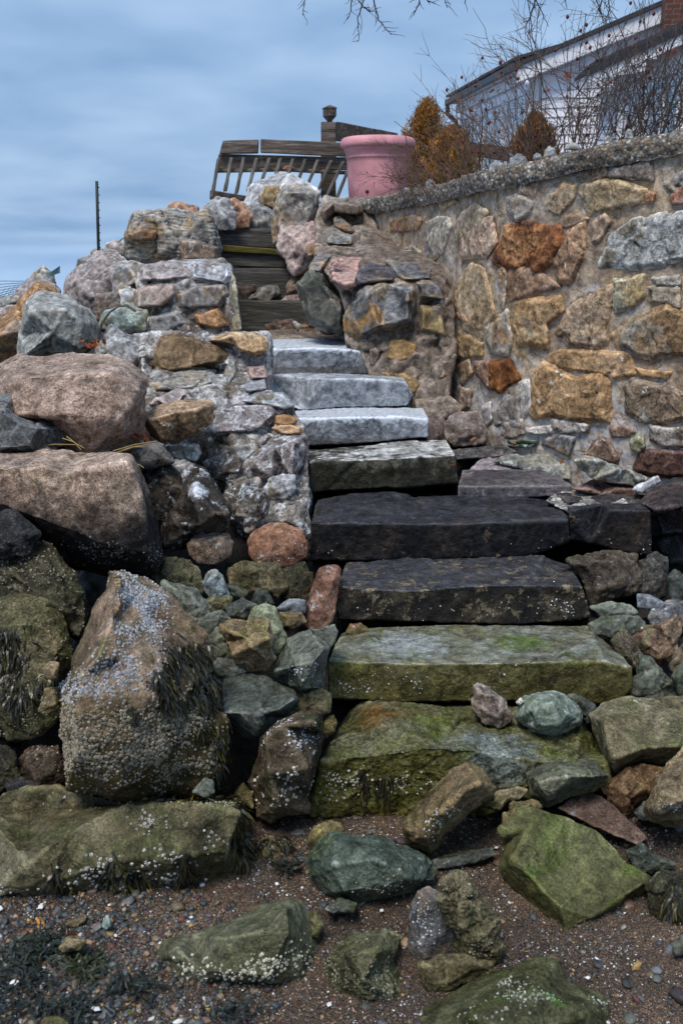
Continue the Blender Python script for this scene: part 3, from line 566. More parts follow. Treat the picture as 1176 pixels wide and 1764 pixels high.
rk('i13', 'upright red brown stone wedged beside the black step', 'redbrown', 'I', [(712, 405), (725, 330), (745, 260), (780, 160), (820, 142), (868, 148), (880, 162), (865, 250), (845, 390), (800, 430), (740, 432)], 4.7, sm=5, fac=.25, thick=.3)
rk('i14', 'slate block with flat top beside the olive step', 'slate', 'I', [(583, 605), (640, 478), (740, 430), (850, 408), (864, 440), (835, 505), (805, 600), (802, 700), (690, 708), (590, 655)], 4.1,
   [(592, 615, .16), (680, 592, .18), (760, 570, .18), (800, 520, .14), (700, 690, .17)], tilt=.5, fac=.3, thick=.25)
rk('i15', 'grey slate block with a pointed right corner', 'slate', 'I', [(342, 820), (353, 650), (378, 617), (470, 624), (540, 642), (600, 678), (662, 700), (682, 742), (620, 815), (520, 920), (420, 918), (345, 855)], 3.92,
   [(352, 805, .17), (430, 805, .19), (510, 808, .2), (600, 790, .2), (668, 745, .15), (510, 890, .18)], tilt=.55, fac=.3, tint=(.68, .7, .74), thick=.25)
rk('i16', 'olive block filling the gap under the slate block', 'olive', 'I', [(638, 785), (690, 705), (800, 695), (838, 720), (828, 800), (760, 815), (660, 815)], 4.0, tint=(.9, .9, .9))
rk('i17', 'tall brown stone with barnacles standing left of the lowest step', 'brownwet', 'I', [(473, 1110), (500, 1000), (522, 910), (600, 845), (700, 800), (797, 788), (797, 900), (770, 1050), (740, 1180), (727, 1245), (620, 1270), (560, 1300), (500, 1270), (483, 1160)], 3.72,
   [(540, 920, .12), (620, 860, .12), (760, 850, .1), (720, 1050, .14), (560, 1080, .14), (600, 1220, .12)], tilt=.3, fac=.4, cat=B, tint=(.8, .95, .95), thick=.3)
rk('i18', 'tiny ochre stone in the slot left of the lowest step', 'olive', 'I', [(793, 862), (820, 820), (846, 812), (864, 850), (850, 895), (810, 918)], 4.0, tint=(1.3, 1.2, .9))
rk('i19', 'small brown stone under the black tan step', 'brownwet', 'I', [(903, 445), (920, 405), (970, 398), (1018, 440), (960, 462)], 4.8, tint=(1.3, 1.2, 1.2))
# right side rubble
rk('j1', 'dark square rock under the short black block', 'brownwet', 'J', [(678, 160), (760, 128), (900, 128), (978, 140), (992, 250), (972, 295), (880, 325), (790, 360), (768, 280), (735, 205)], 5.15, tint=(.55, .65, .75), cat=B)
rk('j2', 'black upright rock at the right of the dark square rock', 'black', 'J', [(983, 162), (1060, 128), (1108, 150), (1112, 205), (1095, 310), (1060, 330), (985, 290)], 5.2, tint=(1.8, 1.8, 1.7))
rk('j3', 'greenish rock at the right edge below the black block', 'slatedk', 'J', [(1108, 232), (1140, 198), (1200, 235), (1230, 335), (1130, 335)], 5.05)
rk('j4', 'thin grey flagstone chip lying on the rubble', 'slateup', 'J', [(980, 305), (1030, 308), (1104, 345), (1092, 370), (982, 362)], 4.95, fac=.2, tint=(.75, .8, .9))
rk('j5', 'smooth grey rock at the right edge above the split brown one', 'slateup', 'J', [(1026, 405), (1050, 370), (1110, 338), (1200, 330), (1240, 430), (1100, 450), (1040, 440)], 4.9, tint=(.6, .62, .68))
rk('j6', 'thin green slate sheet stacked on another', 'slate', 'J', [(778, 360), (870, 337), (950, 350), (988, 388), (900, 402), (825, 398)], 4.85, strata=.8, tint=(.95, 1, 1))
rk('j6b', 'layered green slate below the thin sheet, pointed to the right', 'slate', 'J', [(773, 435), (825, 398), (920, 398), (985, 402), (1022, 437), (960, 475), (860, 488), (790, 470)], 4.75, strata=.8)
rk('j7', 'split brown rock with a pale ochre face', 'brownwet', 'J', [(943, 478), (1010, 440), (1080, 430), (1150, 388), (1162, 460), (1142, 560), (1080, 612), (1000, 555), (960, 515)], 4.7, tint=(1.3, 1.35, 1.4), fac=1.3)
rk('j8', 'grey brown pointed rock behind the right end of the olive step', 'brownwet', 'J', [(868, 500), (910, 448), (960, 488), (990, 545), (990, 650), (940, 600), (880, 535)], 4.6, tint=(1.1, 1.3, 1.4))
rk('j9', 'green slate wedge sloping down behind the wide olive slab', 'slate', 'J', [(985, 545), (1060, 590), (1150, 700), (1168, 750), (1080, 775), (950, 770), (955, 680), (985, 640)], 4.4)
rk('j10', 'tan grey rock at the right edge above the greenish one', 'brownwet', 'J', [(1118, 605), (1150, 540), (1220, 470), (1240, 640), (1130, 630)], 4.45, tint=(1.1, 1.3, 1.4))
rk('j10b', 'greenish rock at the right edge, above the wide olive slab', 'slate', 'J', [(1128, 655), (1176, 590), (1240, 600), (1230, 760), (1170, 750)], 4.3, tint=(.9, .9, .8))
rk('j11', 'wide flat olive grey slab sloping at the right edge', 'olive', 'J', [(778, 815), (830, 772), (900, 750), (1040, 745), (1240, 742), (1260, 1000), (1100, 1035), (1000, 1030), (930, 1050), (885, 1080), (840, 1025), (798, 905)], 3.95,
   [(840, 850, .02), (880, 1000, .14), (1000, 960, .12), (1150, 950, .1), (1000, 850, -.05)], tilt=.8, fac=.3, cat=B, tint=(1.1, 1.08, 1.15), thick=.3)
rk('j12', 'rounded rusty brown rock under the wide olive slab', 'brownwet', 'J', [(815, 1122), (900, 1068), (1000, 1028), (1098, 1038), (1045, 1140), (965, 1215), (930, 1258), (870, 1205)], 3.8, tint=(1.2, 1.1, .95), sm=5)
rk('j13', 'tan green boulder cut by the right edge of the photo', 'tanwet', 'J', [(1260, 930), (1176, 958), (1130, 1020), (1060, 1090), (1043, 1150), (1012, 1212), (1040, 1268), (1176, 1300), (1280, 1300)], 3.6, [(1090, 1150, .15), (1170, 1180, .2), (1070, 1210, .15)], cat=B, fac=.7, tint=(1.1, 1.1, 1.1))
rk('j14', 'small dark stone under the tan green boulder', 'slatedk', 'J', [(968, 1235), (1010, 1188), (1035, 1225), (1040, 1262), (985, 1262)], 3.7)
rk('j15', 'flat topped greenish rock below the step end', 'slate', 'J', [(510, 1068), (600, 1008), (700, 1013), (800, 1018), (864, 1075), (800, 1125), (700, 1165), (600, 1205), (530, 1160)], 3.75,
   [(560, 1100, .1), (700, 1080, .12), (820, 1080, .1), (600, 1160, .1)], tilt=.7, tint=(1, .95, .8), fac=.4)
rk('j16', 'flat rusty brown slab half buried in the shingle', 'redbrown', 'J', [(640, 1215), (720, 1165), (800, 1155), (900, 1225), (1025, 1345), (980, 1370), (850, 1315)], 3.55, tilt=1.6, fac=.15, thick=.12, bulge=.02, tint=(.62, .75, .85), sm=5)
rk('j17', 'small knobby stone between the tan bar and the algae green boulder', 'olive', 'J', [(343, 1195), (380, 1150), (470, 1128), (513, 1138), (485, 1168), (425, 1185), (392, 1220), (350, 1215)], 3.7, tint=(1.1, 1, 1))
rk('j18', 'long tan bar shaped stone leaning on the lowest step', 'tanwet', 'L', [(287, 215), (310, 178), (380, 105), (450, 33), (480, 26), (550, 60), (584, 105), (570, 128), (500, 180), (440, 232), (372, 308), (300, 290), (284, 245)], 3.5,
   [(300, 235, .06), (330, 262, .1), (400, 190, .12), (480, 110, .12), (530, 90, .1), (365, 285, .08)], tilt=.4, fac=.3, tint=(.75, .72, .62), thick=.18)
rk('j19', 'brown grey rock standing on the lowest step', 'brown', 'J', [(278, 693), (300, 682), (350, 708), (420, 768), (457, 820), (442, 855), (400, 875), (330, 845), (285, 805)], 4.13, tint=(1, 1, 1), thick=.15)
rk('j20', 'blue green faceted rock on the lowest step', 'slate', 'J', [(457, 832), (500, 750), (530, 728), (590, 713), (650, 724), (700, 758), (748, 800), (742, 855), (680, 895), (600, 900), (540, 885), (490, 865)], 4.1,
   [(530, 800, .1), (620, 770, .13), (640, 850, .15), (700, 820, .1), (560, 860, .12)], fac=.9, tint=(1.35, 1.5, 1.5), thick=.2)
rk('j21', 'dark chip of rock behind the blue green faceted rock', 'slatedk', 'J', [(685, 735), (720, 728), (800, 778), (800, 835), (770, 855), (740, 805)], 4.15)
rk('j22', 'white round pebble beside the blue green faceted rock', 'white', 'J', [(468, 766), (485, 750), (497, 762), (482, 777)], 4.1, tint=(1.3, 1.3, 1.2), sm=4)
# foreground right
rk('big', 'large angular boulder with bright green algae on its top', 'greentop', 'L', [(572, 480, -.30), (580, 380, -.33), (608, 300, -.32), (603, 240), (640, 163), (690, 148), (740, 178), (800, 200), (900, 240), (970, 310), (1000, 350), (1052, 380), (1098, 420, -.16), (1082, 452, -.2), (980, 512, -.18), (880, 565, -.15), (790, 605, -.1), (740, 595, -.12), (690, 565, -.16), (600, 545, -.26)], 3.18,
   [(638, 335, -.12), (700, 395, -.06), (745, 450, -.01), (785, 485, .05), (818, 455, -.02), (832, 380, -.12), (800, 330, -.17), (745, 300, -.17), (900, 350, -.16), (1045, 412, -.1), (960, 465, -.04), (880, 515, .0), (800, 560, .05), (690, 230, -.24), (650, 450, -.2), (720, 520, -.07), (745, 570, -.04), (870, 420, -.07)], tilt=.75, bulge=.045, cat=B, fac=.35, sm=0, thick=.3, rough=.7)
rk('big2', 'tan green spur poking up behind the algae green boulder', 'tanwet', 'L', [(608, 190), (640, 148), (700, 145), (725, 165), (650, 220), (625, 290), (608, 240)], 3.6, tint=(.9, .9, .8))
rk('l1', 'blue green angular rock on the shingle with an upturned left face', 'slate', 'T', [(526, 1478), (545, 1450), (568, 1437), (650, 1438), (700, 1458), (730, 1478), (752, 1495), (749, 1518), (718, 1535), (675, 1550), (621, 1558), (589, 1550), (560, 1535), (535, 1508)], 3.3,
   [(580, 1490, .1), (592, 1535, .12), (650, 1480, .12), (700, 1510, .1), (575, 1450, .0), (640, 1530, .13)], tilt=.4, fac=.5, tint=(.82, .95, .92), thick=.25, strata=.25, slope=(.5, 0, .8))
rk('l2', 'tan green lump behind the blue green angular rock', 'tanwet', 'T', [(528, 1448), (540, 1425), (572, 1413), (592, 1428), (580, 1455), (545, 1470)], 3.5, tint=(.8, .85, .6))
rk('l3', 'low flat dark stone strip on the shingle in front of the tan bar', 'slatedk', 'L', [(378, 338), (450, 315), (570, 298), (582, 318), (500, 345), (395, 362)], 3.45, tilt=1.2)
rk('l4', 'upright dark grey oblong stone with pale specks', 'slateup', 'L', [(303, 600), (310, 470), (330, 435), (365, 424), (412, 440), (442, 500), (462, 600), (440, 660), (350, 680), (345, 720), (308, 700)], 2.98, tilt=.25, tint=(.45, .45, .48), sm=5, fac=.3, cat=B)
rk('l5', 'lumpy barnacle crusted upright rock next to the dark oblong stone', 'tanwet', 'L', [(410, 405), (450, 380), (490, 390), (530, 450), (560, 480), (582, 540), (585, 580), (607, 622), (590, 658), (520, 672), (468, 645), (455, 570), (430, 520), (408, 480)], 2.92, tilt=.25, rough=2.2, tint=(.5, .56, .52), sm=4, cat=B)
rk('l6', 'low tan stone at the foot of the lumpy upright rock', 'tanwet', 'L', [(335, 668), (400, 635), (470, 640), (570, 660), (578, 692), (480, 722), (430, 752), (380, 758), (348, 728)], 2.82, tint=(.6, .66, .58))
rk('l7', 'hooked olive rock with a white bird stained tip', 'olive', 'L', [(33, 645), (80, 600), (170, 568), (230, 560), (285, 578), (262, 612), (242, 655), (292, 750), (294, 805), (230, 838), (200, 850), (130, 805), (60, 745), (33, 695)], 2.84,
   [(110, 640, .08), (200, 620, .08), (160, 720, .13), (230, 760, .1)], tint=(.7, .75, .72), cat=B, rough=1.3)
rk('l8', 'dark green boulder cut by the bottom edge of the photo', 'greentop', 'L', [(270, 890), (400, 790), (520, 720), (620, 680), (710, 653), (772, 664), (802, 720), (860, 740), (932, 780), (940, 830), (940, 960), (270, 980)], 2.62, [(500, 830, .1), (700, 760, .08), (850, 830, .1), (650, 900, .2)], tilt=.9, cat=B, sm=5, fac=.3, tint=(.68, .68, .8), thick=.2)
rk('l9', 'dark weedy rock at the right edge of the beach', 'olivedark', 'L', [(1060, 410), (1110, 370), (1200, 365), (1230, 560), (1110, 560), (1068, 520)], 3.2, tint=(.8, .8, .8))
rk('l10', 'dark green knuckle of rock above the weedy rock', 'slatedk', 'L', [(990, 305), (1040, 284), (1092, 320), (1152, 350), (1105, 378), (1030, 372)], 3.4, tint=(.7, .75, .7), rough=1.5)
rk('l11', 'small dark stone at the right edge of the shingle', 'slatedk', 'L', [(1145, 605), (1176, 575), (1220, 590), (1200, 640), (1150, 635)], 2.95)
rk('l12', 'small dark green stone under the blue green angular rock', 'slatedk', 'L', [(33, 492), (80, 458), (140, 473), (125, 498), (60, 506)], 3.12, tilt=.8)
rk('l13', 'small olive stone right of the leaning wedge boulder', 'olive', 'L', [(-8, 520), (5, 508), (32, 540), (12, 585), (-5, 575)], 3.02)
# ledge slabs at the foot of the retaining wall
rk('e1', 'flat purple flagstone with wet pink patches on the ledge', 'purple', 'E', [(383, 566, 0), (400, 512, -.36), (560, 508, -.38), (682, 508, -.38), (782, 562, 0), (778, 598, 0), (600, 606, 0), (385, 606, 0)], 5.95, [(500, 566, .01), (600, 565, .01), (700, 566, .01)], fac=.1, thick=.5, rough=.6)
rk('e2', 'pale pinkish slab tip behind the flat purple flagstone', 'purple', 'E', [(415, 520), (458, 475), (490, 460), (560, 485), (620, 515)], 6.35, tilt=2, tint=(1.8, 1.7, 1.75), thick=.1, fac=.2)
rk('e3', 'dark timber like slate bar on the ledge below the leaves', 'black', 'E', [(358, 440), (480, 428), (560, 430), (595, 445), (540, 462), (380, 472)], 6.5, tilt=1.5, tint=(2, 2, 2), thick=.15, fac=.2)
rk('e4', 'long grey green slate slab along the wall foot', 'slateup', 'E', [(508, 480), (560, 458), (700, 458), (775, 490), (784, 545), (740, 540), (600, 505)], 6.25, tilt=1.4, tint=(.8, .8, .75), thick=.2, strata=.5)
rk('e5', 'brown red slab with crusted white edge on the ledge', 'brown', 'E', [(785, 575, 0), (870, 538, -.25), (960, 532, -.25), (1010, 578, 0), (1003, 602, 0), (890, 598, 0)], 5.85, [(850, 580, .02), (940, 578, .02)], tint=(.8, .62, .62), thick=.12, fac=.2)
rk('e6', 'pale edged stone bar leaning against the wall foot', 'slateup', 'E', [(788, 475), (830, 458), (900, 480), (980, 505), (1055, 540), (1010, 562), (940, 556), (860, 540), (815, 505)], 5.85, [(830, 472, .05), (940, 510, .06), (1020, 545, .04)], tilt=.3, tint=(1, .98, .9), thick=.12, fac=.3, strata=.7, slope=(.25, 0, .9))
rk('e7', 'small pale crusted wedge right of the leaning stone bar', 'white', 'E', [(995, 578), (1030, 555), (1088, 528), (1098, 550), (1025, 590)], 5.7, thick=.1)
rk('e9', 'dark flat topped block at the right edge of the ledge', 'black', 'E', [(1018, 625), (1060, 580), (1100, 558), (1250, 545), (1260, 700), (1176, 720), (1100, 735), (1085, 665)], 5.4, [(1080, 650, .12), (1176, 635, .14)], tilt=1.2, tint=(1.8, 1.5, 1.5), cat=B, fac=.3)
rk('e9b', 'black shadowed rock under the ledge at the right edge', 'black', 'E', [(1060, 770), (1100, 738), (1176, 725), (1250, 730), (1250, 860), (1110, 830)], 5.55, tint=(.8, .8, .8))
rk('e8', 'crusty white mortar bed around dark cobbles behind the black step', 'mortarw', 'E', [(690, 618, -.1), (730, 590, -.3), (800, 582, -.34), (950, 582, -.34), (1070, 585, -.3), (1085, 650, 0), (1010, 662, 0), (780, 660, 0), (745, 645, 0)], 5.64, [(800, 640, .0), (950, 640, .0), (860, 612, -.14), (720, 612, -.14), (1000, 610, -.14)], thick=.3, fac=.3, cat='mortar bed', tint=(1.3, 1.3, 1.3))
rk('e8a', 'dark cobble set in white mortar behind the black step', 'black', 'E', [(700, 612), (725, 594), (760, 588), (842, 604), (838, 630), (760, 650), (700, 628)], 5.72, [(700, 620, .06), (780, 622, .06)], tilt=2.2, tint=(1.5, 1.5, 1.5), thick=.2, fac=.2)
rk('e8b', 'dark cobble in the mortar seam above the short black block', 'black', 'E', [(848, 606), (920, 588), (960, 600), (1060, 598), (1058, 640), (960, 648), (860, 636)], 5.72, [(900, 625, .06), (1000, 625, .06)], tilt=1.4, tint=(1.5, 1.4, 1.5), thick=.2, fac=.2)
rk('n3', 'mortar smeared brown ledge stone beneath the dark pier', 'mortarb', 'N', [(700, 880), (790, 865), (900, 858), (975, 915), (940, 965), (850, 985), (765, 975), (715, 940)], 6.95, tilt=.8, thick=.3, fac=.2, sm=5)
rk('n1', 'dark square ledge stone right of the frosted granite step', 'mortarb', 'N', [(760, 975), (850, 975), (895, 1080), (870, 1110), (765, 1110)], 6.8, tint=(.6, .55, .6), thick=.3)
rk('n2', 'cracked brown grey ledge rock below the retaining wall corner', 'brown', 'N', [(870, 1020), (900, 975), (960, 948), (1045, 940), (1105, 1055), (1085, 1125), (920, 1142), (880, 1095)], 6.7, tint=(1, 1, 1.05), thick=.3, fac=.8)
# ------------------------------------------------------------------ mortared masonry on both sides of the stairs
def lerpY(tab):
    ys = [a for a, b in tab]; Y_ = [b for a, b in tab]
    return lambda x, y: float(np.interp(y, ys, Y_))
def mass(root, body_key, mat, fr, outline, Yfun, thick, inner=None, step=17, jit=.045, **k):
    pts = cv(fr, outline); r = random.Random(hash_(body_key)); xs = [p[0] for p in pts]; ys = [p[1] for p in pts]; n = len(pts)
    def inside(x, y, m=6):
        c = False
        for i in range(n):
            (x1, y1), (x2, y2) = pts[i][:2], pts[(i+1) % n][:2]
            dx, dy = x2-x1, y2-y1; tt = max(0, min(1, ((x-x1)*dx+(y-y1)*dy)/(dx*dx+dy*dy+1e-9)))
            if math.hypot(x-x1-tt*dx, y-y1-tt*dy) < m: return False
            if (y1 > y) != (y2 > y) and x < (x2-x1)*(y-y1)/(y2-y1)+x1: c = not c
        return c
    inner = []; y = min(ys)
    while y < max(ys):
        x = min(xs)
        while x < max(xs):
            qx, qy = x+r.uniform(-.4, .4)*step, y+r.uniform(-.4, .4)*step
            if inside(qx, qy): inner.append((qx, qy, .01+r.uniform(-1, 1)*jit))
            x += step
        y += step
    outline = pts; fr = 'T'
    return rock(body_key, 'mortar', None, None, mat, fr, outline, inner, Yfun, thick, 0, k.pop('bulge', .03), parent=root, shrink=k.pop('shrink', .95), dcap=.45, **k)
def st(root, key, mat, fr, outline, Yfun, out=.05, thick=.2, tint=None, inner=None, **k):
    f = lambda x, y: Yfun(x, y)
    ob = k.pop('ob', .012); o = [(p[0], p[1], ob) for p in outline]
    if inner is None:
        cx = sum(p[0] for p in outline)/len(outline); cy = sum(p[1] for p in outline)/len(outline)
        n = len(outline); r = random.Random(hash_(key))
        inner = [(cx+(p[0]-cx)*.78, cy+(p[1]-cy)*.78, .012+out*r.uniform(.8, 1.2)) for p in outline]
    k.setdefault('fac', .45); k.setdefault('rough', .7); k.setdefault('dcap', .22)
    return rock(key, 'stone', None, None, M[mat], fr, o, inner, f, thick, 0, out, parent=root, tint=tint, shrink=.9, **k)
# left masonry pier, stepped in four tiers
YL = lerpY([(575, 6.85), (640, 6.7), (680, 6.3), (760, 6.05), (960, 5.72)])
yc = P(400, 760, 6.1)
pier = empty('masonry_pier', 'stepped masonry pier of mixed stones smeared with pale mortar', 'masonry pier', loc=(yc[0], yc[1], 0))
mass(pier, 'pierbody', M['mortarw'], 'T', [(246, 580), (300, 574), (380, 574), (458, 578), (464, 640), (462, 682), (500, 690), (506, 712), (524, 735), (530, 850), (532, 960), (495, 965), (440, 930), (402, 890), (392, 830), (330, 808), (285, 785), (250, 745), (244, 680)], YL, .9, rough=1.6, fac=.8,
     inner=[(300, 625, 0), (400, 620, 0), (300, 690, -.1), (420, 670, -.15), (340, 730, 0), (450, 700, -.1), (450, 800, 0), (360, 790, -.05), (480, 900, 0), (440, 760, -.05), (500, 780, .05)])
st(pier, 'p1', 'ochre', 'F', [(165, 140), (215, 60), (300, 42), (400, 55), (540, 108), (568, 150), (552, 192), (400, 222), (250, 248), (200, 232), (180, 185)], YL, .12, .4, tint=(.72, .68, .7))
st(pier, 'p2', 'slateup', 'F', [(165, 300), (250, 240), (380, 218), (505, 228), (515, 290), (400, 322), (280, 335), (195, 330)], YL, .1, .3, strata=1., tint=(.95, .95, .95))
st(pier, 'p3', 'pinkgray', 'F', [(145, 410), (180, 370), (250, 350), (320, 310), (370, 330), (410, 378), (330, 395), (250, 420)], YL, .08, .3)
st(pier, 'p4', 'orange', 'F', [(470, 75), (560, 45), (620, 35), (705, 38), (770, 80), (772, 135), (710, 155), (630, 130), (600, 92)], lambda x, y: YL(x, y)-.08, .06, .4, tint=(1.25, 1.3, 1.3))
st(pier, 'p5', 'pinkgray', 'F', [(663, 210), (750, 203), (772, 240), (767, 270), (690, 272), (665, 242)], YL, .05, tint=(.85, .7, .65))
st(pier, 'p6', 'gray', 'F', [(625, 308), (690, 285), (755, 272), (762, 325), (660, 338)], YL, .05, tint=(.8, .8, .85))
st(pier, 'p7', 'slateup', 'F', [(535, 290), (560, 200), (600, 178), (615, 220), (575, 300)], YL, .05)
st(pier, 'p8', 'pinklich', 'F', [(470, 440), (530, 403), (700, 398), (825, 386), (850, 440), (750, 520), (650, 548), (500, 562), (440, 548)], YL, .08, .3)
st(pier, 'p9', 'white', 'F', [(640, 385), (700, 345), (780, 332), (850, 345), (908, 410), (860, 425), (740, 398)], lambda x, y: YL(x, y)-.08, .02, .3, tint=(.85, .88, .9))
st(pier, 'p10', 'orange', 'F', [(800, 460), (830, 452), (870, 452), (918, 475), (912, 498), (860, 512), (800, 502)], YL, .05, tint=(.9, .8, .7))
st(pier, 'p11', 'orange', 'F', [(785, 520), (830, 503), (880, 500), (942, 520), (944, 550), (890, 555), (830, 552)], YL, .05, tint=(1.2, 1.15, 1.1))
st(pier, 'p12', 'pinklich', 'F', [(628, 765), (650, 700), (720, 620), (800, 565), (880, 555), (962, 560), (975, 640), (980, 800), (965, 990), (935, 920), (912, 765), (850, 778), (760, 835), (700, 815), (650, 795)], YL, .1, .5,
   inner=[(700, 700, .1), (800, 620, .12), (888, 595, .16), (890, 760, .16), (950, 700, .02), (780, 760, .12), (955, 850, .0)], fac=.5)
st(pier, 'p13', 'mortarw', 'F', [(440, 695), (500, 655), (600, 600), (700, 590), (790, 560), (720, 630), (650, 700), (620, 765), (500, 775)], YL, .07, .3)
st(pier, 'p14', 'lichened', 'F', [(240, 610), (330, 600), (420, 605), (440, 650), (410, 690), (320, 690), (270, 660)], YL, .06, .3, tint=(2, 2.1, 2.1))
# fourth tier
YT = lerpY([(448, 7.85), (470, 7.6), (580, 7.45)])
c4 = P(330, 510, 7.6)
tier = empty('masonry_block', 'squarish masonry block beside the timber steps with an orange stone', 'masonry block', loc=(c4[0], c4[1], 0))
mass(tier, 'tbody', M['mortarw'], 'T', [(238, 485), (242, 462), (300, 449), (380, 446), (398, 462), (404, 500), (412, 570), (400, 580), (300, 585), (252, 585), (246, 530)], YT, .8, jit=.035, rough=1.1, fac=.4, tint=(.85, .82, .8))
st(tier, 't1', 'pinkgray', 'A', [(468, 412), (500, 400), (590, 390), (642, 420), (645, 447), (560, 458), (470, 458)], YT, .07)
st(tier, 't2', 'white', 'A', [(605, 405), (650, 384), (780, 400), (785, 440), (765, 472), (650, 452), (640, 425)], YT, .07, tint=(.85, .85, .88))
st(tier, 't3', 'pinkgray', 'A', [(453, 490), (500, 470), (592, 468), (602, 500), (545, 548), (455, 556)], YT, .08, tint=(.95, .88, .8))
st(tier, 't4', 'gray', 'A', [(592, 505), (650, 470), (762, 470), (778, 500), (742, 548), (600, 553)], YT, .08, tint=(.85, .82, .8))
st(tier, 't5', 'gray', 'A', [(492, 582), (600, 560), (632, 600), (560, 635), (494, 635)], YT, .06)
st(tier, 't6', 'orange', 'A', [(655, 572), (740, 545), (778, 610), (720, 620), (665, 602)], YT, .08, tint=(.8, .62, .5))
st(tier, 't7', 'slateup', 'A', [(778, 415), (795, 450), (806, 540), (814, 622), (792, 626), (772, 545), (775, 470)], YT, .0, .5, strata=.8, tint=(.9, .85, .7))
# top tier, one layered rock
topb = empty('masonry_block', 'layered brown grey masonry block at the top of the left side wall', 'masonry block', loc=tuple(P(300, 460, 8.4)*np.array([1, 1, 0])))
rock('top1', 'stone', None, None, M['slateup'], 'A', [(423, 375), (430, 290), (450, 228), (540, 224), (700, 226), (722, 242), (738, 330), (736, 400), (640, 420), (560, 425), (470, 415)],
     [(440, 300, .06), (530, 245, .1), (690, 245, .1), (715, 330, .12), (600, 330, .14), (500, 380, .1), (650, 385, .12)], 8.4, .8, .1, parent=topb, strata=.9, slope=(.1, 0, 1), tint=(1, .93, .86), vox=2)
st(topb, 'top2', 'brown', 'A', [(608, 318), (650, 318), (735, 345), (738, 390), (680, 392), (612, 388)], lambda x, y: 8.26, .07, tint=(1.2, 1.15, 1.1))
st(topb, 'top3', 'orange', 'A', [(430, 300), (470, 285), (530, 290), (525, 315), (445, 325)], lambda x, y: 8.26, .04, tint=(.75, .7, .65))
# right pier with dark faced stones
YR = lerpY([(345, 9.3), (352, 9.22), (392, 9.05), (400, 8.7), (436, 8.45), (448, 7.95), (474, 7.6), (490, 7.42), (590, 7.33), (720, 7.1)])
c5 = P(680, 600, 7.6)
rp = empty('masonry_pier', 'brown mortared pier with dark blue and rust faced stones right of the steps', 'masonry pier', loc=(c5[0], c5[1], 0))
mass(rp, 'rbody', M['mortarb'], 'T', [(545, 380), (560, 345), (600, 340), (630, 350), (650, 395), (690, 425), (735, 448), (762, 462), (772, 480), (782, 515), (782, 600), (772, 650), (772, 700), (730, 712), (690, 700), (640, 650), (622, 610), (598, 590), (592, 550), (584, 500), (560, 470), (545, 440), (545, 420)], YR, .7, rough=.9, fac=.4, sm=2)
Y2 = lambda x, y: YR(x, y)-(.0)
st(rp, 'r1', 'pink', 'N', [(213, 125), (238, 85), (300, 68), (400, 83), (400, 150), (370, 240), (310, 252), (228, 212)], Y2, .14, .3)
st(rp, 'r1b', 'darkmix', 'N', [(385, 85), (480, 118), (560, 130), (602, 190), (595, 212), (480, 216), (375, 238), (350, 190)], Y2, .12, .3, tint=(.6, .55, .6))
st(rp, 'r2', 'darkmix', 'N', [(530, 95), (640, 98), (790, 113), (812, 150), (800, 202), (640, 212), (595, 188)], Y2, .1, .3, tint=(.9, .9, .9))
st(rp, 'r3', 'darkmix', 'N', [(298, 405), (330, 340), (425, 233), (550, 223), (690, 235), (715, 262), (702, 440), (600, 485), (480, 505), (430, 545), (350, 535), (308, 485)], Y2, .14, .3, tint=(1.3, 1.3, 1.25),
   inner=[(360, 430, .12), (430, 290, .18), (660, 270, .18), (660, 420, .18), (500, 460, .18), (400, 510, .14)], fac=.6)
st(rp, 'r4', 'darkmix', 'N', [(695, 212), (780, 203), (852, 240), (882, 322), (820, 312), (728, 302), (725, 250)], Y2, .08, .3)
st(rp, 'r5', 'ochre', 'N', [(728, 345), (790, 350), (846, 365), (866, 450), (880, 523), (800, 507), (733, 488)], Y2, .05, .3, fac=.15, tint=(.95, 1, .9))
st(rp, 'r6', 'ochre', 'N', [(528, 545), (560, 530), (640, 530), (717, 570), (722, 620), (680, 652), (600, 672), (530, 645)], Y2, .04, .3, fac=.2, tint=(.9, .75, .55))
st(rp, 'r7', 'ochre', 'N', [(510, 722), (620, 718), (700, 748), (732, 800), (712, 848), (640, 812), (560, 765)], Y2, .04, .3, tint=(.75, .65, .5))
st(rp, 'r8', 'orange', 'N', [(795, 715), (865, 693), (872, 735), (846, 768)], Y2, .04, .2)
st(rp, 'r9', 'brown', 'N', [(443, 590), (480, 578), (502, 600), (497, 640), (465, 700), (443, 690)], lambda x, y: 7.28, .03, .2)
st(rp, 'r10', 'slatedk', 'N', [(33, 212), (110, 150), (175, 185), (240, 285), (305, 330), (314, 400), (304, 495), (200, 497), (110, 447), (76, 372), (55, 300)], lambda x, y: 7.6, .15, .4, tint=(1.6, 1.45, 1.45), fac=.9, dcap=.5)
st(rp, 'r11', 'darkmix', 'N', [(103, 125), (168, 38), (222, 28), (234, 70), (192, 112), (162, 165), (108, 155)], lambda x, y: YR(x, y)-.02, .08, .2)
st(rp, 'r12', 'darkmix', 'N', [(285, 32), (370, -3), (425, 10), (465, 52), (440, 68), (350, 48)], Y2, .14, .2)
st(rp, 'r13', 'darkmix', 'M', [(903, 172), (960, 148), (1005, 190), (1065, 275), (1040, 282), (912, 240)], Y2, .14, .2, tint=(.8, .7, .6))
st(rp, 'r14', 'slateup', 'M', [(870, 300), (900, 255), (1050, 300), (1060, 355), (1040, 368), (860, 355)], Y2, .14, .2, tint=(.75, .75, .75))
st(rp, 'r15', 'brown', 'M', [(828, 132), (905, 58), (1110, 88), (1125, 140), (1080, 158), (920, 137), (858, 215)], lambda x, y: 9.05, .1, .3)
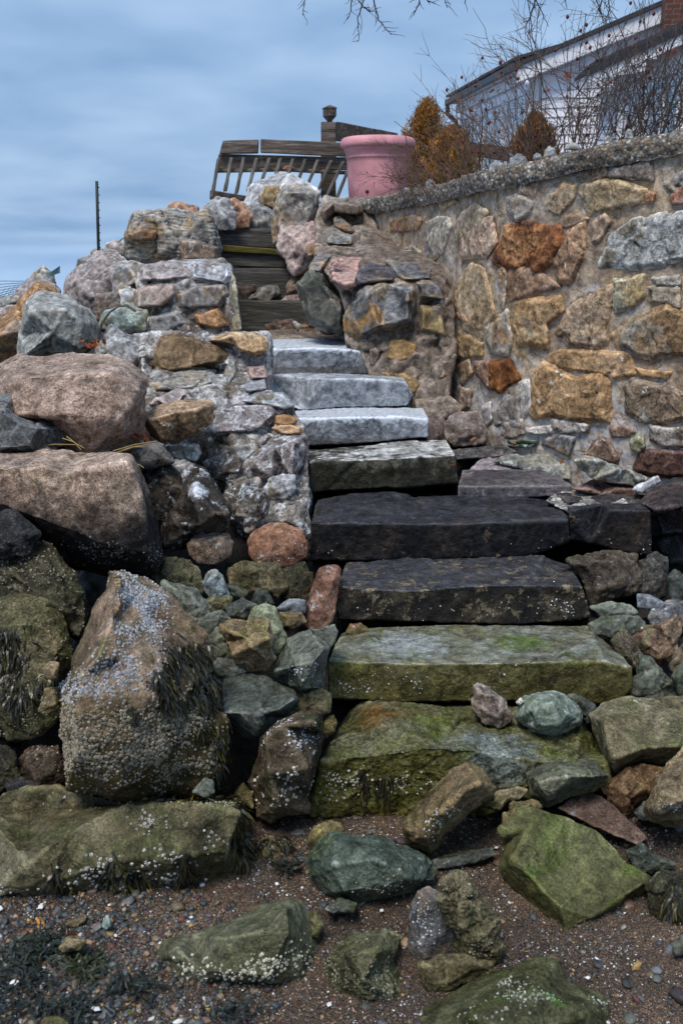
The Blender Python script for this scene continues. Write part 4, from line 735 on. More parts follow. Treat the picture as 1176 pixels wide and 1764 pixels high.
st(rp, 'r16', 'ochre', 'M', [(735, 358), (850, 352), (860, 375), (800, 420), (745, 440)], lambda x, y: YR(x, y)-.03, .05, .2, tint=(.7, .6, .55))
# ------------------------------------------------------------------ retaining wall
ctrl = np.array([P(1330, 700, 5.55)[:2], P(1176, 700, 5.9)[:2], P(1000, 600, 6.35)[:2], P(860, 560, 6.85)[:2], P(780, 500, 7.5)[:2], P(700, 400, 8.4)[:2], P(632, 350, 9.2)[:2], P(600, 350, 9.9)[:2]])
def catmull(c, n):
    out = []; c = np.vstack([2*c[0]-c[1], c, 2*c[-1]-c[-2]])
    for i in range(1, len(c)-2):
        for t in np.linspace(0, 1, n, endpoint=False):
            out.append(.5*((2*c[i])+(-c[i-1]+c[i+1])*t+(2*c[i-1]-5*c[i]+4*c[i+1]-c[i+2])*t*t+(-c[i-1]+3*c[i]-3*c[i+1]+c[i+2])*t**3))
    out.append(c[-2]); return np.array(out)
WP = catmull(ctrl, 12)
def wallY(px, py):
    d = ray(px, py); m = d[0]/d[1]                     # plan ray X = m*Y
    f = WP[:, 0]-m*WP[:, 1]
    for i in range(len(f)-1):
        if f[i]*f[i+1] <= 0:
            t = f[i]/(f[i]-f[i+1]+1e-12); return float(WP[i, 1]+t*(WP[i+1, 1]-WP[i, 1]))
    return float(WP[-1, 1] if abs(f[-1]) < abs(f[0]) else WP[0, 1])
def capz(X, Y):
    z = 2.8
    for _ in range(6):
        px = CX+F*X/(Y*math.cos(PIT)-(z-H)*math.sin(PIT))
        py = np.interp(px, [600, 632, 760, 870, 1000, 1176, 1400], [349, 345, 318, 290, 263, 226, 178])
        z = P(px, py, Y)[2]
    return z
seg = np.r_[0, np.cumsum(np.linalg.norm(np.diff(WP, axis=0), axis=1))]; LW = seg[-1]
def wall_at(s):
    X = np.interp(s, seg, WP[:, 0]); Y = np.interp(s, seg, WP[:, 1]); return X, Y
rw = empty('retaining_wall', 'tall curved fieldstone retaining wall with pebbled concrete coping', 'retaining wall', loc=(float(WP[12, 0]), float(WP[12, 1]), 0))
ns = int(LW/.010); nz = 190
ss = np.linspace(0, LW, ns)
XY = np.array([wall_at(s) for s in ss]); tang = np.gradient(XY, axis=0); tang /= np.linalg.norm(tang, axis=1)[:, None]
nrm = np.stack([tang[:, 1], -tang[:, 0]], 1)           # candidate normal, must face the camera
if (nrm[:, 1].mean() > 0): nrm = -nrm
cz = np.array([capz(x, y) for x, y in XY])
zz = np.linspace(0, 1, nz)
G = np.zeros((nz, ns, 3)); G[..., 0] = XY[None, :, 0]; G[..., 1] = XY[None, :, 1]; G[..., 2] = .75+(cz-.10-.75)[None, :]*zz[:, None]
g = G.reshape(-1, 3)
d = fbm(g*2.2, 4)*.020-.012+np.minimum(ridged(g*4+3, 3), .3)*.008+fbm(g*13, 3)*.006+fbm(g*45, 2)*.0012
g = g+np.concatenate([np.tile(nrm, (nz, 1)), np.zeros((nz*ns, 1))], 1)*d[:, None]
idx = np.arange(nz*ns).reshape(nz, ns)
q = np.stack([idx[:-1, :-1], idx[:-1, 1:], idx[1:, 1:], idx[1:, :-1]], -1).reshape(-1, 4)
# back and top of the wall body
back = np.stack([np.r_[XY[:, 0]-nrm[:, 0]*.45], XY[:, 1]-nrm[:, 1]*.45, cz-.1], 1); b0 = len(g)
back2 = back.copy(); back2[:, 2] = .75
g = np.vstack([g, back, back2]); t0 = idx[-1]; bi = b0+np.arange(ns); b2 = bi+ns
q2 = np.stack([t0[:-1], t0[1:], bi[1:], bi[:-1]], -1); q3 = np.stack([bi[:-1], bi[1:], b2[1:], b2[:-1]], -1)
o = fast_mesh('mortar', g, np.vstack([q, q2, q3]), M['mortar'], rw)
# coping: pebbly band 11 cm deep, 3 cm proud
prof = [(.03, -.125), (.045, -.09), (.05, -.03), (.035, 0), (0, .012), (-.12, .015), (-.3, .01), (-.46, 0), (-.47, -.12)]
prof2 = []
for (a, b), (c_, d_) in zip(prof[:-1], prof[1:]):
    m_ = max(1, int(math.hypot(a-c_, b-d_)/.012))
    prof2 += [(a+(c_-a)*i/m_, b+(d_-b)*i/m_) for i in range(m_)]
prof2.append(prof[-1]); npf = len(prof2)
G = np.zeros((npf, ns, 3))
for i, (a, b) in enumerate(prof2):
    G[i, :, 0] = XY[:, 0]+nrm[:, 0]*a; G[i, :, 1] = XY[:, 1]+nrm[:, 1]*a; G[i, :, 2] = cz+b
g = G.reshape(-1, 3); pn = np.concatenate([np.tile(nrm, (npf, 1)), np.full((npf*ns, 1), .5)], 1)
g = g+pn*(fbm(g*3, 3)*.02+fbm(g*22, 3)*.012+np.abs(perlin(g*45))*.012)[:, None]
idx = np.arange(npf*ns).reshape(npf, ns); q = np.stack([idx[:-1, :-1], idx[:-1, 1:], idx[1:, 1:], idx[1:, :-1]], -1).reshape(-1, 4)
fast_mesh('coping', g, q, M['coping'], rw)
def ws(key, mat, fr, outline, out=.03, **k):
    cx = sum(p[0] for p in outline)/len(outline); cy = sum(p[1] for p in outline)/len(outline); outline = [(cx+(p[0]-cx)*1.07, cy+(p[1]-cy)*1.07) for p in outline]
    tn = k.get('tint') or (1, 1, 1); m_ = {'gray': (1.1, 1.0, .87), 'white': (.95, .88, .78), 'mortarw': (.95, .88, .8), 'pinkgray': (1.08, 1.02, .9), 'orange': (.88, .98, 1.12), 'ochre': (.95, .97, 1.06), 'rust': (.72, .85, 1.)}.get(mat, (1, 1, 1)); k['tint'] = tuple(a*b*1.16 for a, b in zip(tn, m_))
    k['dcap'] = .16; k['ob'] = -.004; k.setdefault('rough', 1.1)
    return st(rw, key, mat, fr, outline, wallY, out*.4, .16, **k)
ws('w1', 'orange', 'D', [(146, 330), (195, 312), (240, 305), (258, 325), (238, 362), (150, 368)], tint=(1, .85, .75))
ws('w2', 'gray', 'D', [(273, 335), (315, 315), (352, 315), (362, 350), (332, 440), (300, 462), (278, 410)], tint=(1.2, 1.2, 1.15))
ws('w3', 'gray', 'D', [(375, 345), (400, 300), (450, 268), (490, 300), (470, 330), (430, 360), (405, 400), (378, 400)], tint=(1.1, 1, .85))
ws('w3b', 'pinkgray', 'D', [(398, 400), (420, 355), (470, 320), (505, 312), (518, 400), (485, 452), (402, 457)], tint=(1.2, 1.05, .9))
ws('w4', 'gray', 'D', [(685, 290), (695, 250), (760, 190), (802, 198), (792, 250), (742, 307), (695, 295)], tint=(1.1, 1.0, .85))
ws('w5', 'ochre', 'D', [(815, 240), (820, 200), (880, 185), (950, 185), (1045, 215), (1032, 265), (940, 280), (850, 303)], tint=(1.15, 1.15, 1.1))
ws('w6', 'orange', 'D', [(1038, 232), (1060, 222), (1078, 228), (1070, 262), (1040, 262)], tint=(1, .7, .6))
ws('w7', 'gray', 'D', [(916, 170), (925, 142), (1000, 130), (1060, 108), (1070, 187), (1010, 180)], tint=(1, .95, .95))
ws('w8', 'gray', 'D', [(1112, 195), (1176, 150), (1260, 140), (1260, 200), (1176, 205), (1140, 235)], tint=(.85, .9, 1))
ws('w8b', 'orange', 'D', [(1138, 235), (1176, 195), (1260, 190), (1260, 270), (1176, 268), (1138, 270)], tint=(.95, .62, .55))
ws('w9', 'rust', 'D', [(513, 470), (545, 380), (550, 350), (620, 335), (700, 345), (742, 350), (752, 400), (722, 452), (690, 482), (658, 512), (640, 482), (560, 492)], .05, fac=1.3, strata=1., slope=(.6, 0, 1), tint=(1.35, 1.4, 1.4), rough=1.4)
ws('w10', 'brown', 'D', [(738, 430), (770, 360), (832, 322), (828, 440), (780, 542), (740, 545), (733, 505), (718, 475)], .03, strata=.6, slope=(1, 0, .5), tint=(1.5, 1.25, 1.))
ws('w11', 'white', 'D', [(888, 482), (930, 380), (1000, 328), (1100, 303), (1260, 300), (1260, 450), (1050, 492), (960, 495)], .035, tint=(.82, .88, .92), fac=.7)
ws('w12', 'gray', 'D', [(930, 560), (935, 535), (1042, 514), (1042, 590), (1002, 627), (938, 647)], tint=(1.1, 1.15, 1.))
ws('w13', 'orange', 'D', [(548, 560), (560, 520), (600, 493), (645, 488), (690, 520), (740, 560), (600, 600), (558, 622)], .02, tint=(.72, .6, .55))
ws('w14', 'orange', 'D', [(566, 660), (575, 625), (620, 603), (742, 593), (752, 640), (702, 690), (702, 775), (600, 762), (572, 710)], .05, tint=(1.05, .9, .68))
ws('w15', 'orange', 'D', [(733, 710), (790, 620), (860, 585), (922, 558), (908, 750), (860, 782), (770, 762)], .05, tint=(1.05, 1, .95))
ws('w16', 'orange', 'D', [(936, 725), (1000, 668), (1120, 623), (1176, 645), (1270, 660), (1270, 800), (1080, 805), (1000, 800), (948, 765)], .05, tint=(.98, .88, .72))
ws('w17', 'ochre', 'D', [(372, 625), (380, 555), (432, 478), (480, 500), (505, 600), (522, 660), (470, 732), (408, 702)], .03, tint=(1.35, 1.3, 1.25), fac=.2)
ws('w18', 'orange', 'D', [(378, 650), (408, 653), (424, 687), (385, 672)], .05, tint=(1.2, .9, .8))
ws('w19', 'gray', 'D', [(1066, 528), (1160, 518), (1168, 555), (1080, 553)], .02)
ws('w20', 'ochre', 'O', [(322, 235), (330, 190), (400, 163), (560, 158), (820, 178), (862, 312), (750, 352), (690, 322), (560, 292), (380, 272)], .02, fac=.15, tint=(1.4, 1.2, 1.05))
ws('w21', 'ochre', 'O', [(203, 540), (203, 330), (290, 248), (370, 278), (480, 328), (640, 318), (692, 370), (702, 622), (560, 620), (450, 612), (340, 582), (230, 590)], .09, tint=(1.3, 1.12, .95), fac=.9)
ws('w22', 'brown', 'O', [(798, 400), (860, 348), (1000, 378), (1176, 430), (1270, 440), (1270, 600), (1176, 603), (1060, 637), (900, 622), (808, 562)], .08, tint=(1.2, 1.15, 1.0), fac=.9)
ws('w23', 'olive', 'O', [(828, 745), (880, 698), (922, 720), (937, 780), (890, 822), (840, 802)], .06, tint=(1.5, 1.6, 1.8), sm=5)
ws('w24', 'brown', 'O', [(540, 830), (600, 760), (650, 708), (702, 740), (762, 850), (752, 892), (640, 862)], .06, tint=(.9, .8, .75))
ws('w25', 'brown', 'O', [(866, 935), (900, 830), (960, 793), (1176, 808), (1270, 810), (1270, 960), (1030, 972), (900, 945)], .08, tint=(.5, .36, .36))
ws('w26', 'rust', 'E', [(492, 180), (495, 128), (567, 117), (603, 190), (530, 237), (494, 222)], .05, tint=(1., 1, .8))
ws('w26b', 'brown', 'E', [(438, 130), (494, 124), (494, 228), (445, 165)], .04, tint=(1, .8, .7))
ws('w27', 'gray', 'E', [(503, 300), (560, 250), (600, 238), (604, 330), (612, 362), (560, 362), (520, 352)], .03, tint=(.85, .85, .9))
ws('w28', 'slateup', 'O', [(278, 770), (290, 728), (400, 698), (482, 718), (472, 780), (442, 852), (370, 802)], .08, tint=(.75, .72, .75))
ws('w29', 'slatedk', 'O', [(50, 742), (140, 735), (242, 740), (242, 757), (60, 757)], .1, tint=(1.4, 1.5, 1.4))
ws('w29b', 'slatedk', 'O', [(60, 768), (140, 762), (232, 764), (215, 782), (70, 782)], .1, tint=(1.4, 1.5, 1.4))
ws('w30', 'gray', 'D', [(178, 435), (225, 413), (257, 440), (242, 467), (200, 462)], .03, tint=(.8, .75, .65))
ws('w31', 'mortarw', 'O', [(165, 660), (330, 640), (340, 690), (250, 700), (170, 690)], .06)
ws('w32', 'mortarw', 'O', [(340, 600), (460, 612), (570, 640), (560, 690), (400, 690), (340, 660)], .05)
ws('w33', 'pinkgray', 'E', [(360, 250), (395, 215), (430, 230), (425, 290), (390, 300)], .03, tint=(.9, .85, .8))
ws('w34', 'gray', 'D', [(560, 245), (600, 235), (650, 260), (640, 300), (590, 330), (560, 300)], .02, tint=(1, 1, 1))
ws('x1', 'ochre', 'O', [(860, 270), (960, 290), (1100, 300), (1060, 345), (900, 320)], .01, tint=(1.5, 1.3, 1.15), fac=.1)
ws('x2', 'pinkgray', 'D', [(860, 330), (900, 300), (920, 330), (880, 400), (855, 400)], .02, tint=(1.0, .88, .75))
ws('x3', 'gray', 'D', [(525, 490), (548, 480), (560, 540), (545, 640), (530, 620)], .01, tint=(1.1, 1, .9))
ws('x4', 'gray', 'D', [(500, 690), (560, 640), (578, 740), (560, 800), (500, 790), (480, 740)], .02, tint=(1.05, 1., .95), fac=.15)
ws('x5', 'ochre', 'D', [(385, 740), (420, 730), (470, 760), (470, 800), (380, 810)], .02, tint=(1.1, 1, .85))
ws('x6', 'gray', 'D', [(1055, 560), (1160, 558), (1176, 640), (1120, 615), (1060, 610)], .015, tint=(1., .9, .8))
ws('x7', 'mortarb', 'D', [(760, 310), (812, 300), (850, 320), (770, 352), (748, 345)], .02, tint=(1.3, 1.1, .9))
ws('x8', 'brown', 'D', [(590, 150), (640, 140), (670, 180), (660, 240), (600, 230)], .015, tint=(1.5, 1.4, 1.25))
ws('x9', 'ochre', 'D', [(310, 230), (365, 205), (380, 260), (330, 290)], .015, tint=(1.2, 1.2, 1.15))
ws('x10', 'brown', 'D', [(850, 130), (905, 115), (912, 170), (850, 185)], .015, tint=(1.5, 1.35, 1.2))
ws('x11', 'white', 'E', [(470, 290), (500, 270), (505, 340), (480, 360)], .02, tint=(.8, .8, .85))
ws('x12', 'white', 'E', [(600, 200), (640, 190), (645, 300), (610, 330), (600, 260)], .02, tint=(.9, .9, .92))
ws('x13', 'gray', 'O', [(30, 620), (150, 600), (165, 700), (60, 730), (10, 700)], .04, tint=(.8, .75, .75))
ws('x14', 'orange', 'E', [(385, 140), (425, 120), (435, 170), (400, 210)], .02, tint=(.8, .75, .7))
ws('x15', 'brown', 'O', [(700, 650), (800, 640), (880, 680), (820, 720), (720, 720)], .04, tint=(1.1, .95, .9))
ws('x16', 'mortarw', 'O', [(960, 640), (1100, 660), (1176, 650), (1250, 660), (1250, 780), (1050, 780), (970, 740)], .04)
# grey stones lying on top of the coping
for i, (x, y, w, h) in enumerate([(857, 288, 30, 20), (893, 278, 34, 24), (947, 264, 22, 24), (741, 318, 20, 18), (722, 324, 16, 12), (1048, 243, 16, 16), (1083, 234, 14, 22), (700, 329, 14, 10), (985, 252, 26, 12), (925, 270, 16, 12)]):
    pts = [(x-w/2, y+h*.4), (x-w*.42, y-h*.2), (x-w*.1, y-h*.55), (x+w*.3, y-h*.35), (x+w*.5, y+h*.1), (x+w*.45, y+h*.45)]
    lab = ['buff grey lump on the wall coping, left of the bluish lump', 'largest bluish grey lump on the wall coping', 'pointed grey stone on the coping right of the largest lump', 'grey stone on the coping beside the evergreen foot',
           'small flat stone on the coping near the pink pot', 'small pale stone on the coping under the rose stems', 'upright small stone on the coping nearest the right edge', 'tiny stone on the coping closest to the pink pot',
           'low wide grey stone on the coping mid way along', 'small chip on the coping between the two grey lumps'][i]
    rk('cap%d' % i, lab, 'slateup', 'T', pts, wallY(x, y+h/2)+.06, thick=.12, tilt=.2, tint=(1.1, 1.15, 1.25), group='stones on the wall coping')
# ------------------------------------------------------------------ terrain, shingle, sea
def terr(X, Y):
    z = np.interp(Y, [0, 3.95, 4.3, 4.9, 5.5, 6.2, 7.0, 7.7, 8.8, 9.3, 9.8, 10.6, 14, 60], [-.04, 0., .12, .28, .48, .72, .98, 1.2, 1.42, 1.72, 2.2, 2.5, 2.7, 3.0])
    # land falls away to the sea on the left, and to the open shore beyond
    lft = np.interp(X, [-9, -4.2, -2.6, -1.4], [0., .0, .62, 1.]); z = np.where(z > 0, z*lft, z)
    right = np.clip((X-1.7)/1.2, 0, 1); z = np.where(z > 0, z*(1-.25*right*np.clip((6-Y)/2, 0, 1)), z)
    return z
def grid(name, xs, ys, mat, amp, kind='structure', zf=terr, off=0.):
    X, Y = np.meshgrid(xs, ys); p = np.stack([X.ravel(), Y.ravel(), np.zeros(X.size)], 1)
    z = zf(p[:, 0], p[:, 1]); r = np.clip(z*4, .12, 1)
    p[:, 2] = z+off+amp*(fbm(p*1.7, 4)*.12*r+fbm(p*9+4, 3)*.03*r+fbm(p*26+8, 3)*.012)
    idx = np.arange(X.size).reshape(X.shape)
    q = np.stack([idx[:-1, :-1], idx[:-1, 1:], idx[1:, 1:], idx[1:, :-1]], -1).reshape(-1, 4)
    return tag(fast_mesh(name, p, q, mat), kind=kind)
grid('ground', np.linspace(-3.2, 3.4, 520), np.linspace(1.2, 10.6, 700), M['sand'], 1.)
def far(X, Y):
    z = terr(X, Y); inside = (X > -3.1) & (X < 3.3) & (Y > 1.3) & (Y < 10.5)
    z = np.where(inside, z-.35, z-.012)
    z = np.where(X < -3.2, np.interp(X, [-14, -9, -3.2], [-1.2, -.5, 0])+z*.5, z); return z
grid('beach', np.r_[np.linspace(-60, -3.4, 50), np.linspace(-3.1, 3.3, 12), np.linspace(3.5, 60, 50)], np.r_[np.linspace(-30, 1, 20), np.linspace(1.2, 10.4, 24), np.linspace(10.7, 80, 60)], M['sand'], .6, zf=far)
# lawn terrace behind the retaining wall
lw = []
poly = [(x-nx*.4, y-ny*.4) for (x, y), (nx, ny) in zip(XY[::8], nrm[::8])]
rows = 24; V = []; 
for j in range(rows):
    for i, (x, y) in enumerate(poly):
        zc = cz[::8][i]-.05; f = (j/(rows-1))**1.7*45
        V.append((x+.55*f+.2*f*(1-i/len(poly)), y+.85*f*(i/len(poly))+.3*f, zc+(.0 if j == 0 else .05*math.sin(i*.7+j))))
n_ = len(poly); Fq = [[j*n_+i, j*n_+i+1, (j+1)*n_+i+1, (j+1)*n_+i] for j in range(rows-1) for i in range(n_-1)]
tag(fast_mesh('lawn', V, Fq, M['grass']), kind='structure')
# sea sheet to the horizon
xs = [-4000, -800, -150, -40, -5, 20, 150, 4000]; ys = [-200, 0, 15, 40, 120, 400, 1500, 6000]
V = [(x, y, -.42) for y in ys for x in xs]; Fq = [[j*8+i, j*8+i+1, (j+1)*8+i+1, (j+1)*8+i] for j in range(7) for i in range(7)]
tag(fast_mesh('sea', V, Fq, M['sea']), kind='structure')
# ------------------------------------------------------------------ pebbles (uncountable shingle)
_ico = bmesh.new(); bmesh.ops.create_icosphere(_ico, subdivisions=1, radius=1); IV = np.array([v.co[:] for v in _ico.verts]); IF = np.array([[v.index for v in f.verts] for f in _ico.faces]); _ico.free()
_ico = bmesh.new(); bmesh.ops.create_icosphere(_ico, subdivisions=2, radius=1); IV2 = np.array([v.co[:] for v in _ico.verts]); IF2 = np.array([[v.index for v in f.verts] for f in _ico.faces]); _ico.free()
PAL = np.array([(.05, .055, .06), (.08, .09, .10), (.13, .14, .15), (.09, .10, .085), (.2, .15, .10), (.3, .2, .12), (.16, .10, .07), (.27, .24, .2), (.12, .05, .045), (.35, .2, .16), (.7, .69, .66), (.4, .26, .1), (.06, .045, .05)])
PWT = np.array([12, 12, 9, 9, 10, 9, 8, 7, 3, 2, 3.2, 3, 8.]); PWT /= PWT.sum()
def sand_z(x, y):
    p = np.stack([x, y, np.zeros(len(x))], 1); z = terr(x, y); r = np.clip(z*4, .12, 1)
    return z+(fbm(p*1.7, 4)*.12*r+fbm(p*9+4, 3)*.03*r+fbm(p*26+8, 3)*.012)
def pebbles(name, n, smin, smax, region, icov, icof, label, pal=PAL, w=PWT, flat=(.4, .8)):
    x = rng.uniform(region[0], region[1], n*4); y = rng.uniform(region[2], region[3], n*4)
    k = region[4](x, y); keep = rng.uniform(0, 1, len(x)) < k; x, y = x[keep][:n], y[keep][:n]; n = len(x)
    z = sand_z(x, y); s = smin*(smax/smin)**(rng.uniform(0, 1, n)**1.8)
    sc = np.stack([s*rng.uniform(.8, 1.3, n), s*rng.uniform(.6, 1., n), s*rng.uniform(*flat, n)], 1)/2
    v = icov[None]*(1+.2*rng.normal(size=(n, len(icov), 1)).clip(-1.5, 1.5)); v = v*sc[:, None]
    a = rng.uniform(0, 6.28, n); ca, sa = np.cos(a)[:, None], np.sin(a)[:, None]; tl = rng.normal(0, .25, n)[:, None]
    X = v[..., 0]*ca-v[..., 1]*sa; Yv = v[..., 0]*sa+v[..., 1]*ca; Z = v[..., 2]+X*tl
    V = np.stack([X+x[:, None], Yv+y[:, None], Z+(z+sc[:, 2]*.45)[:, None]], -1).reshape(-1, 3)
    Fc = (icof[None]+(np.arange(n)*len(icov))[:, None, None]).reshape(-1, 3)
    ci = rng.choice(len(pal), n, p=w); c = pal[ci]*rng.uniform(.7, 1.25, (n, 1)); c = np.repeat(c, len(icov), 0); c = np.c_[c, np.ones(len(c))]
    return tag(fast_mesh(name, V, Fc, M['pebble'], attr=c), label, name, kind='stuff')
vis = lambda x, y: np.where(np.abs(x) < y*.36+.15, 1., 0.)
def leftpatch(x, y): return vis(x, y)*np.clip(1.5-np.hypot((x+.95)/.62, (y-2.75)/.5), .02, 1)
pebbles('grit', 26000, .0035, .008, (-1.7, 1.8, 2.4, 4.1, lambda x, y: vis(x, y)*np.where(fbm(np.stack([x, y, x*0], 1)*2.5, 3) > -.35, 1, .3)), IV, IF, 'fine mixed grit and sand of the little beach')
pebbles('shingle', 6500, .007, .018, (-1.7, 1.8, 2.4, 4.1, vis), IV, IF, 'small mixed beach pebbles scattered over the sand')
pebbles('pebble_drift', 4200, .008, .03, (-1.6, -.2, 2.4, 3.5, leftpatch), IV2, IF2, 'dark rounded pebbles heaped at the lower left of the beach', w=np.array([20, 18, 12, 14, 6, 4, 8, 3, 3, 1, 1.2, 3, 8])/101.2)
pebbles('stones', 260, .022, .06, (-1.6, 1.7, 2.5, 3.95, vis), IV2, IF2, 'scattered larger angular beach stones', w=np.array([20, 18, 12, 18, 8, 5, 10, 4, 2, 0, .2, 1, 8])/106.2, flat=(.35, .6))
_sp = np.array([(.75, .74, .72), (.6, .58, .6), (.5, .42, .4)])
pebbles('shell_grit', 3000, .004, .011, (-1.5, 1.8, 2.6, 4.0, lambda x, y: vis(x, y)*np.where(fbm(np.stack([x, y, x*0+3], 1)*3, 3) > .05, 1, .06)), IV, IF, 'crushed white shell fragments strewn on the beach', _sp, np.array([.6, .25, .15]), (.15, .4))
# ------------------------------------------------------------------ shells (countable white ones)
def shell_at(px, py, size, rot, label, col=None, curl=.5):
    Y = ground_Y(py, .012); c = P(px, py, Y); V = []; Fs = []; n, m = 14, 7
    for j in range(m+1):
        for i in range(n+1):
            a = -1.15+2.3*i/n; r = j/m; rr = size*r*(1+.03*math.sin(i*2.1))
            x, y = rr*math.sin(a)*.8, rr*math.cos(a); z = size*curl*.5*math.sin(r*math.pi*.6)*(1-.35*(a/1.15)**2)
            V.append((x*math.cos(rot)-y*math.sin(rot), x*math.sin(rot)+y*math.cos(rot), z))
    for j in range(m):
        for i in range(n): Fs.append([j*(n+1)+i, j*(n+1)+i+1, (j+1)*(n+1)+i+1, (j+1)*(n+1)+i])
    V = np.array(V)+c; o = mesh_obj('sea_shell', V, Fs, col or M['shell'])
    mo = o.modifiers.new('s', 'SOLIDIFY'); mo.thickness = .0015
    return tag(o, label, 'shell', 'white shells on the shingle')
for a in [(26, 1697, .022, .4, 'white shell fragment on the dark pebbles at the far left'), (170, 1733, .03, 2.6, 'curved white shell, biggest on the lower left pebbles'), (76, 1698, .014, 1., 'small white shell beside a round grey green pebble'),
          (203, 1611, .013, 2., 'bright white shell chip left of the leaning wedge boulder'), (6, 1566, .025, 1.7, 'white shell piece at the left edge below the long slab'), (66, 1565, .02, -.9, 'pinkish white shell below the long slab'),
          (330, 1582, .011, .3, 'small white chip on the shingle below the weed fringe'), (190, 1560, .010, .9, 'tiny white chip under the middle of the long slab'),
          (572, 1417, .014, 2., 'small shell at the foot of the lowest step'), (660, 1570, .014, 1., 'pale shell between the blue green rock and the dark oblong stone'),
          (571, 1732, .016, 1.2, 'white shell fragment beside the hooked olive rock'), (1013, 1687, .013, .2, 'white shell chip right of the bottom boulder'), (856, 1462, .014, .4, 'pinkish shell scrap between tan bar and algae boulder'),
          (1029, 1650, .012, 2.2, 'white chip on the open shingle at lower right'), (1135, 1508, .012, .5, 'white chip near the dark green knuckle of rock')]:
    shell_at(*a)
# ------------------------------------------------------------------ barnacles: crusts on named rocks
def tri_data(o):
    me = o.data; me.calc_loop_triangles(); n = len(me.loop_triangles); t = np.empty(n*3, dtype=np.int32); me.loop_triangles.foreach_get('vertices', t); t = t.reshape(-1, 3)
    co = np.empty(len(me.vertices)*3, dtype=np.float32); me.vertices.foreach_get('co', co); co = co.reshape(-1, 3).astype(float)+np.array(o.location)
    if o.parent: co = co+np.array(o.parent.location)
    a, b, c = co[t[:, 0]], co[t[:, 1]], co[t[:, 2]]; nn = np.cross(b-a, c-a); ar = np.linalg.norm(nn, axis=1); nn = nn/(ar[:, None]+1e-12)
    return a, b, c, nn, ar
def sample(o, n, dens):
    a, b, c, nn, ar = tri_data(o)
    ctr = (a+b+c)/3; view = np.array([0, 0, H])-ctr; view /= np.linalg.norm(view, axis=1)[:, None]
    w = ar*((nn*view).sum(1) > .02); pp = proj(ctr); w = w*dens(pp[:, 0], pp[:, 1], ctr)
    if w.sum() <= 0: return np.zeros((0, 3)), np.zeros((0, 3))
    i = rng.choice(len(w), n, p=w/w.sum()); u, v = rng.uniform(0, 1, (2, n)); m = u+v > 1; u[m] = 1-u[m]; v[m] = 1-v[m]
    return a[i]+(b[i]-a[i])*u[:, None]+(c[i]-a[i])*v[:, None], nn[i]
def blob(fr, ells, base=0.):
    E = []
    x0, y0, s = FR[fr]
    for e in ells: E.append((x0+e[0]/s, y0+e[1]/s, e[2]/s, e[3]/s, e[4] if len(e) > 4 else 1))
    def f(x, y, c):
        r = np.full(len(x), base)
        for (ex, ey, rx, ry, k) in E: r = r+k*np.exp(-(((x-ex)/rx)**2+((y-ey)/ry)**2)*1.2)
        return r*np.clip(.6+1.2*fbm(c*9, 3), .06, 2)
    return f
def barnacles(key, n, size, dens, col=(.42, .43, .42), var=.35):
    o = ROCKS[key]; p, nn = sample(o, n, dens); n = len(p)
    if n == 0: return
    K = 7; s = size*(.55+.9*rng.uniform(0, 1, n)**1.5)/2
    a = np.cross(nn, rng.normal(size=(n, 3))); a /= np.linalg.norm(a, axis=1)[:, None]; b = np.cross(nn, a); V = []
    for (r, h) in ((1., -.15), (.82, .45), (.55, .85), (.42, .8), (.3, .35)):
        for j in range(K):
            an = 2*math.pi*j/K; k = r*(1+.12*rng.normal(size=n))
            V.append(p+(a*math.cos(an)+b*math.sin(an))*(s*k)[:, None]+nn*(s*h)[:, None])
    V = np.stack(V, 1)  # n, 5K, 3
    Fs = []
    for r in range(4):
        for j in range(K): Fs.append([r*K+j, r*K+(j+1) % K, (r+1)*K+(j+1) % K, (r+1)*K+j])
    Fs = np.array(Fs); Fc = (Fs[None]+(np.arange(n)*5*K)[:, None, None]).reshape(-1, 4)
    c = np.array(col)*(1+var*rng.normal(size=(n, 1))).clip(.35, 1.7); c = np.repeat(c[:, None], 5*K, 1); c[:, 4*K:] *= .12; c[:, :K] *= .7
    c = np.concatenate([c.reshape(-1, 3), np.ones((n*5*K, 1))], 1)
    V = V.reshape(-1, 3); me_o = fast_mesh('barnacles', V, Fc, M['barnacle'], o, attr=c)
    tag(me_o, kind='stuff')
W_ = (.5, .51, .54); T_ = (.27, .235, .17)
barnacles('spire', 3200, .0085, blob('Hh', [(710, 600, 95, 190, 1.), (800, 500, 70, 50, .7), (650, 850, 120, 90, 1.), (450, 960, 130, 60, 1.1), (680, 500, 60, 60, .5)]), (.36, .365, .38))
barnacles('spire', 5200, .0105, blob('Hh', [(400, 1150, 120, 150, 1.), (600, 1280, 400, 130, 1.2), (900, 1200, 250, 180, .8), (1050, 900, 60, 120, .5), (700, 1100, 300, 60, .5)]), T_)
barnacles('slabL', 420, .011, blob('K', [(510, 240, 60, 40, 1.), (560, 350, 60, 40, .8), (350, 390, 160, 50, .7), (590, 390, 60, 50, .7), (20, 465, 40, 20, .8), (730, 290, 60, 50, .5), (450, 450, 300, 40, .4)]), (.42, .40, .36))
barnacles('slabL', 420, .007, blob('K', [(330, 150, 130, 20, 1.), (700, 165, 120, 12, 1.)]), (.36, .35, .22))
barnacles('front', 330, .0105, blob('K', [(660, 740, 60, 40, 1.), (850, 720, 120, 35, 1.2), (940, 690, 60, 40, 1.), (620, 790, 40, 25, .6), (1000, 650, 40, 40, .3), (1055, 700, 15, 40, .4)]), (.5, .48, .37))
barnacles('i17', 190, .0075, blob('I', [(650, 930, 90, 50, 1.), (620, 880, 60, 40, .5)]), W_)
barnacles('i17', 110, .012, blob('I', [(680, 1110, 60, 70, 1.), (600, 1170, 60, 40, .5), (500, 1180, 30, 60, .3)]), (.4, .38, .32))
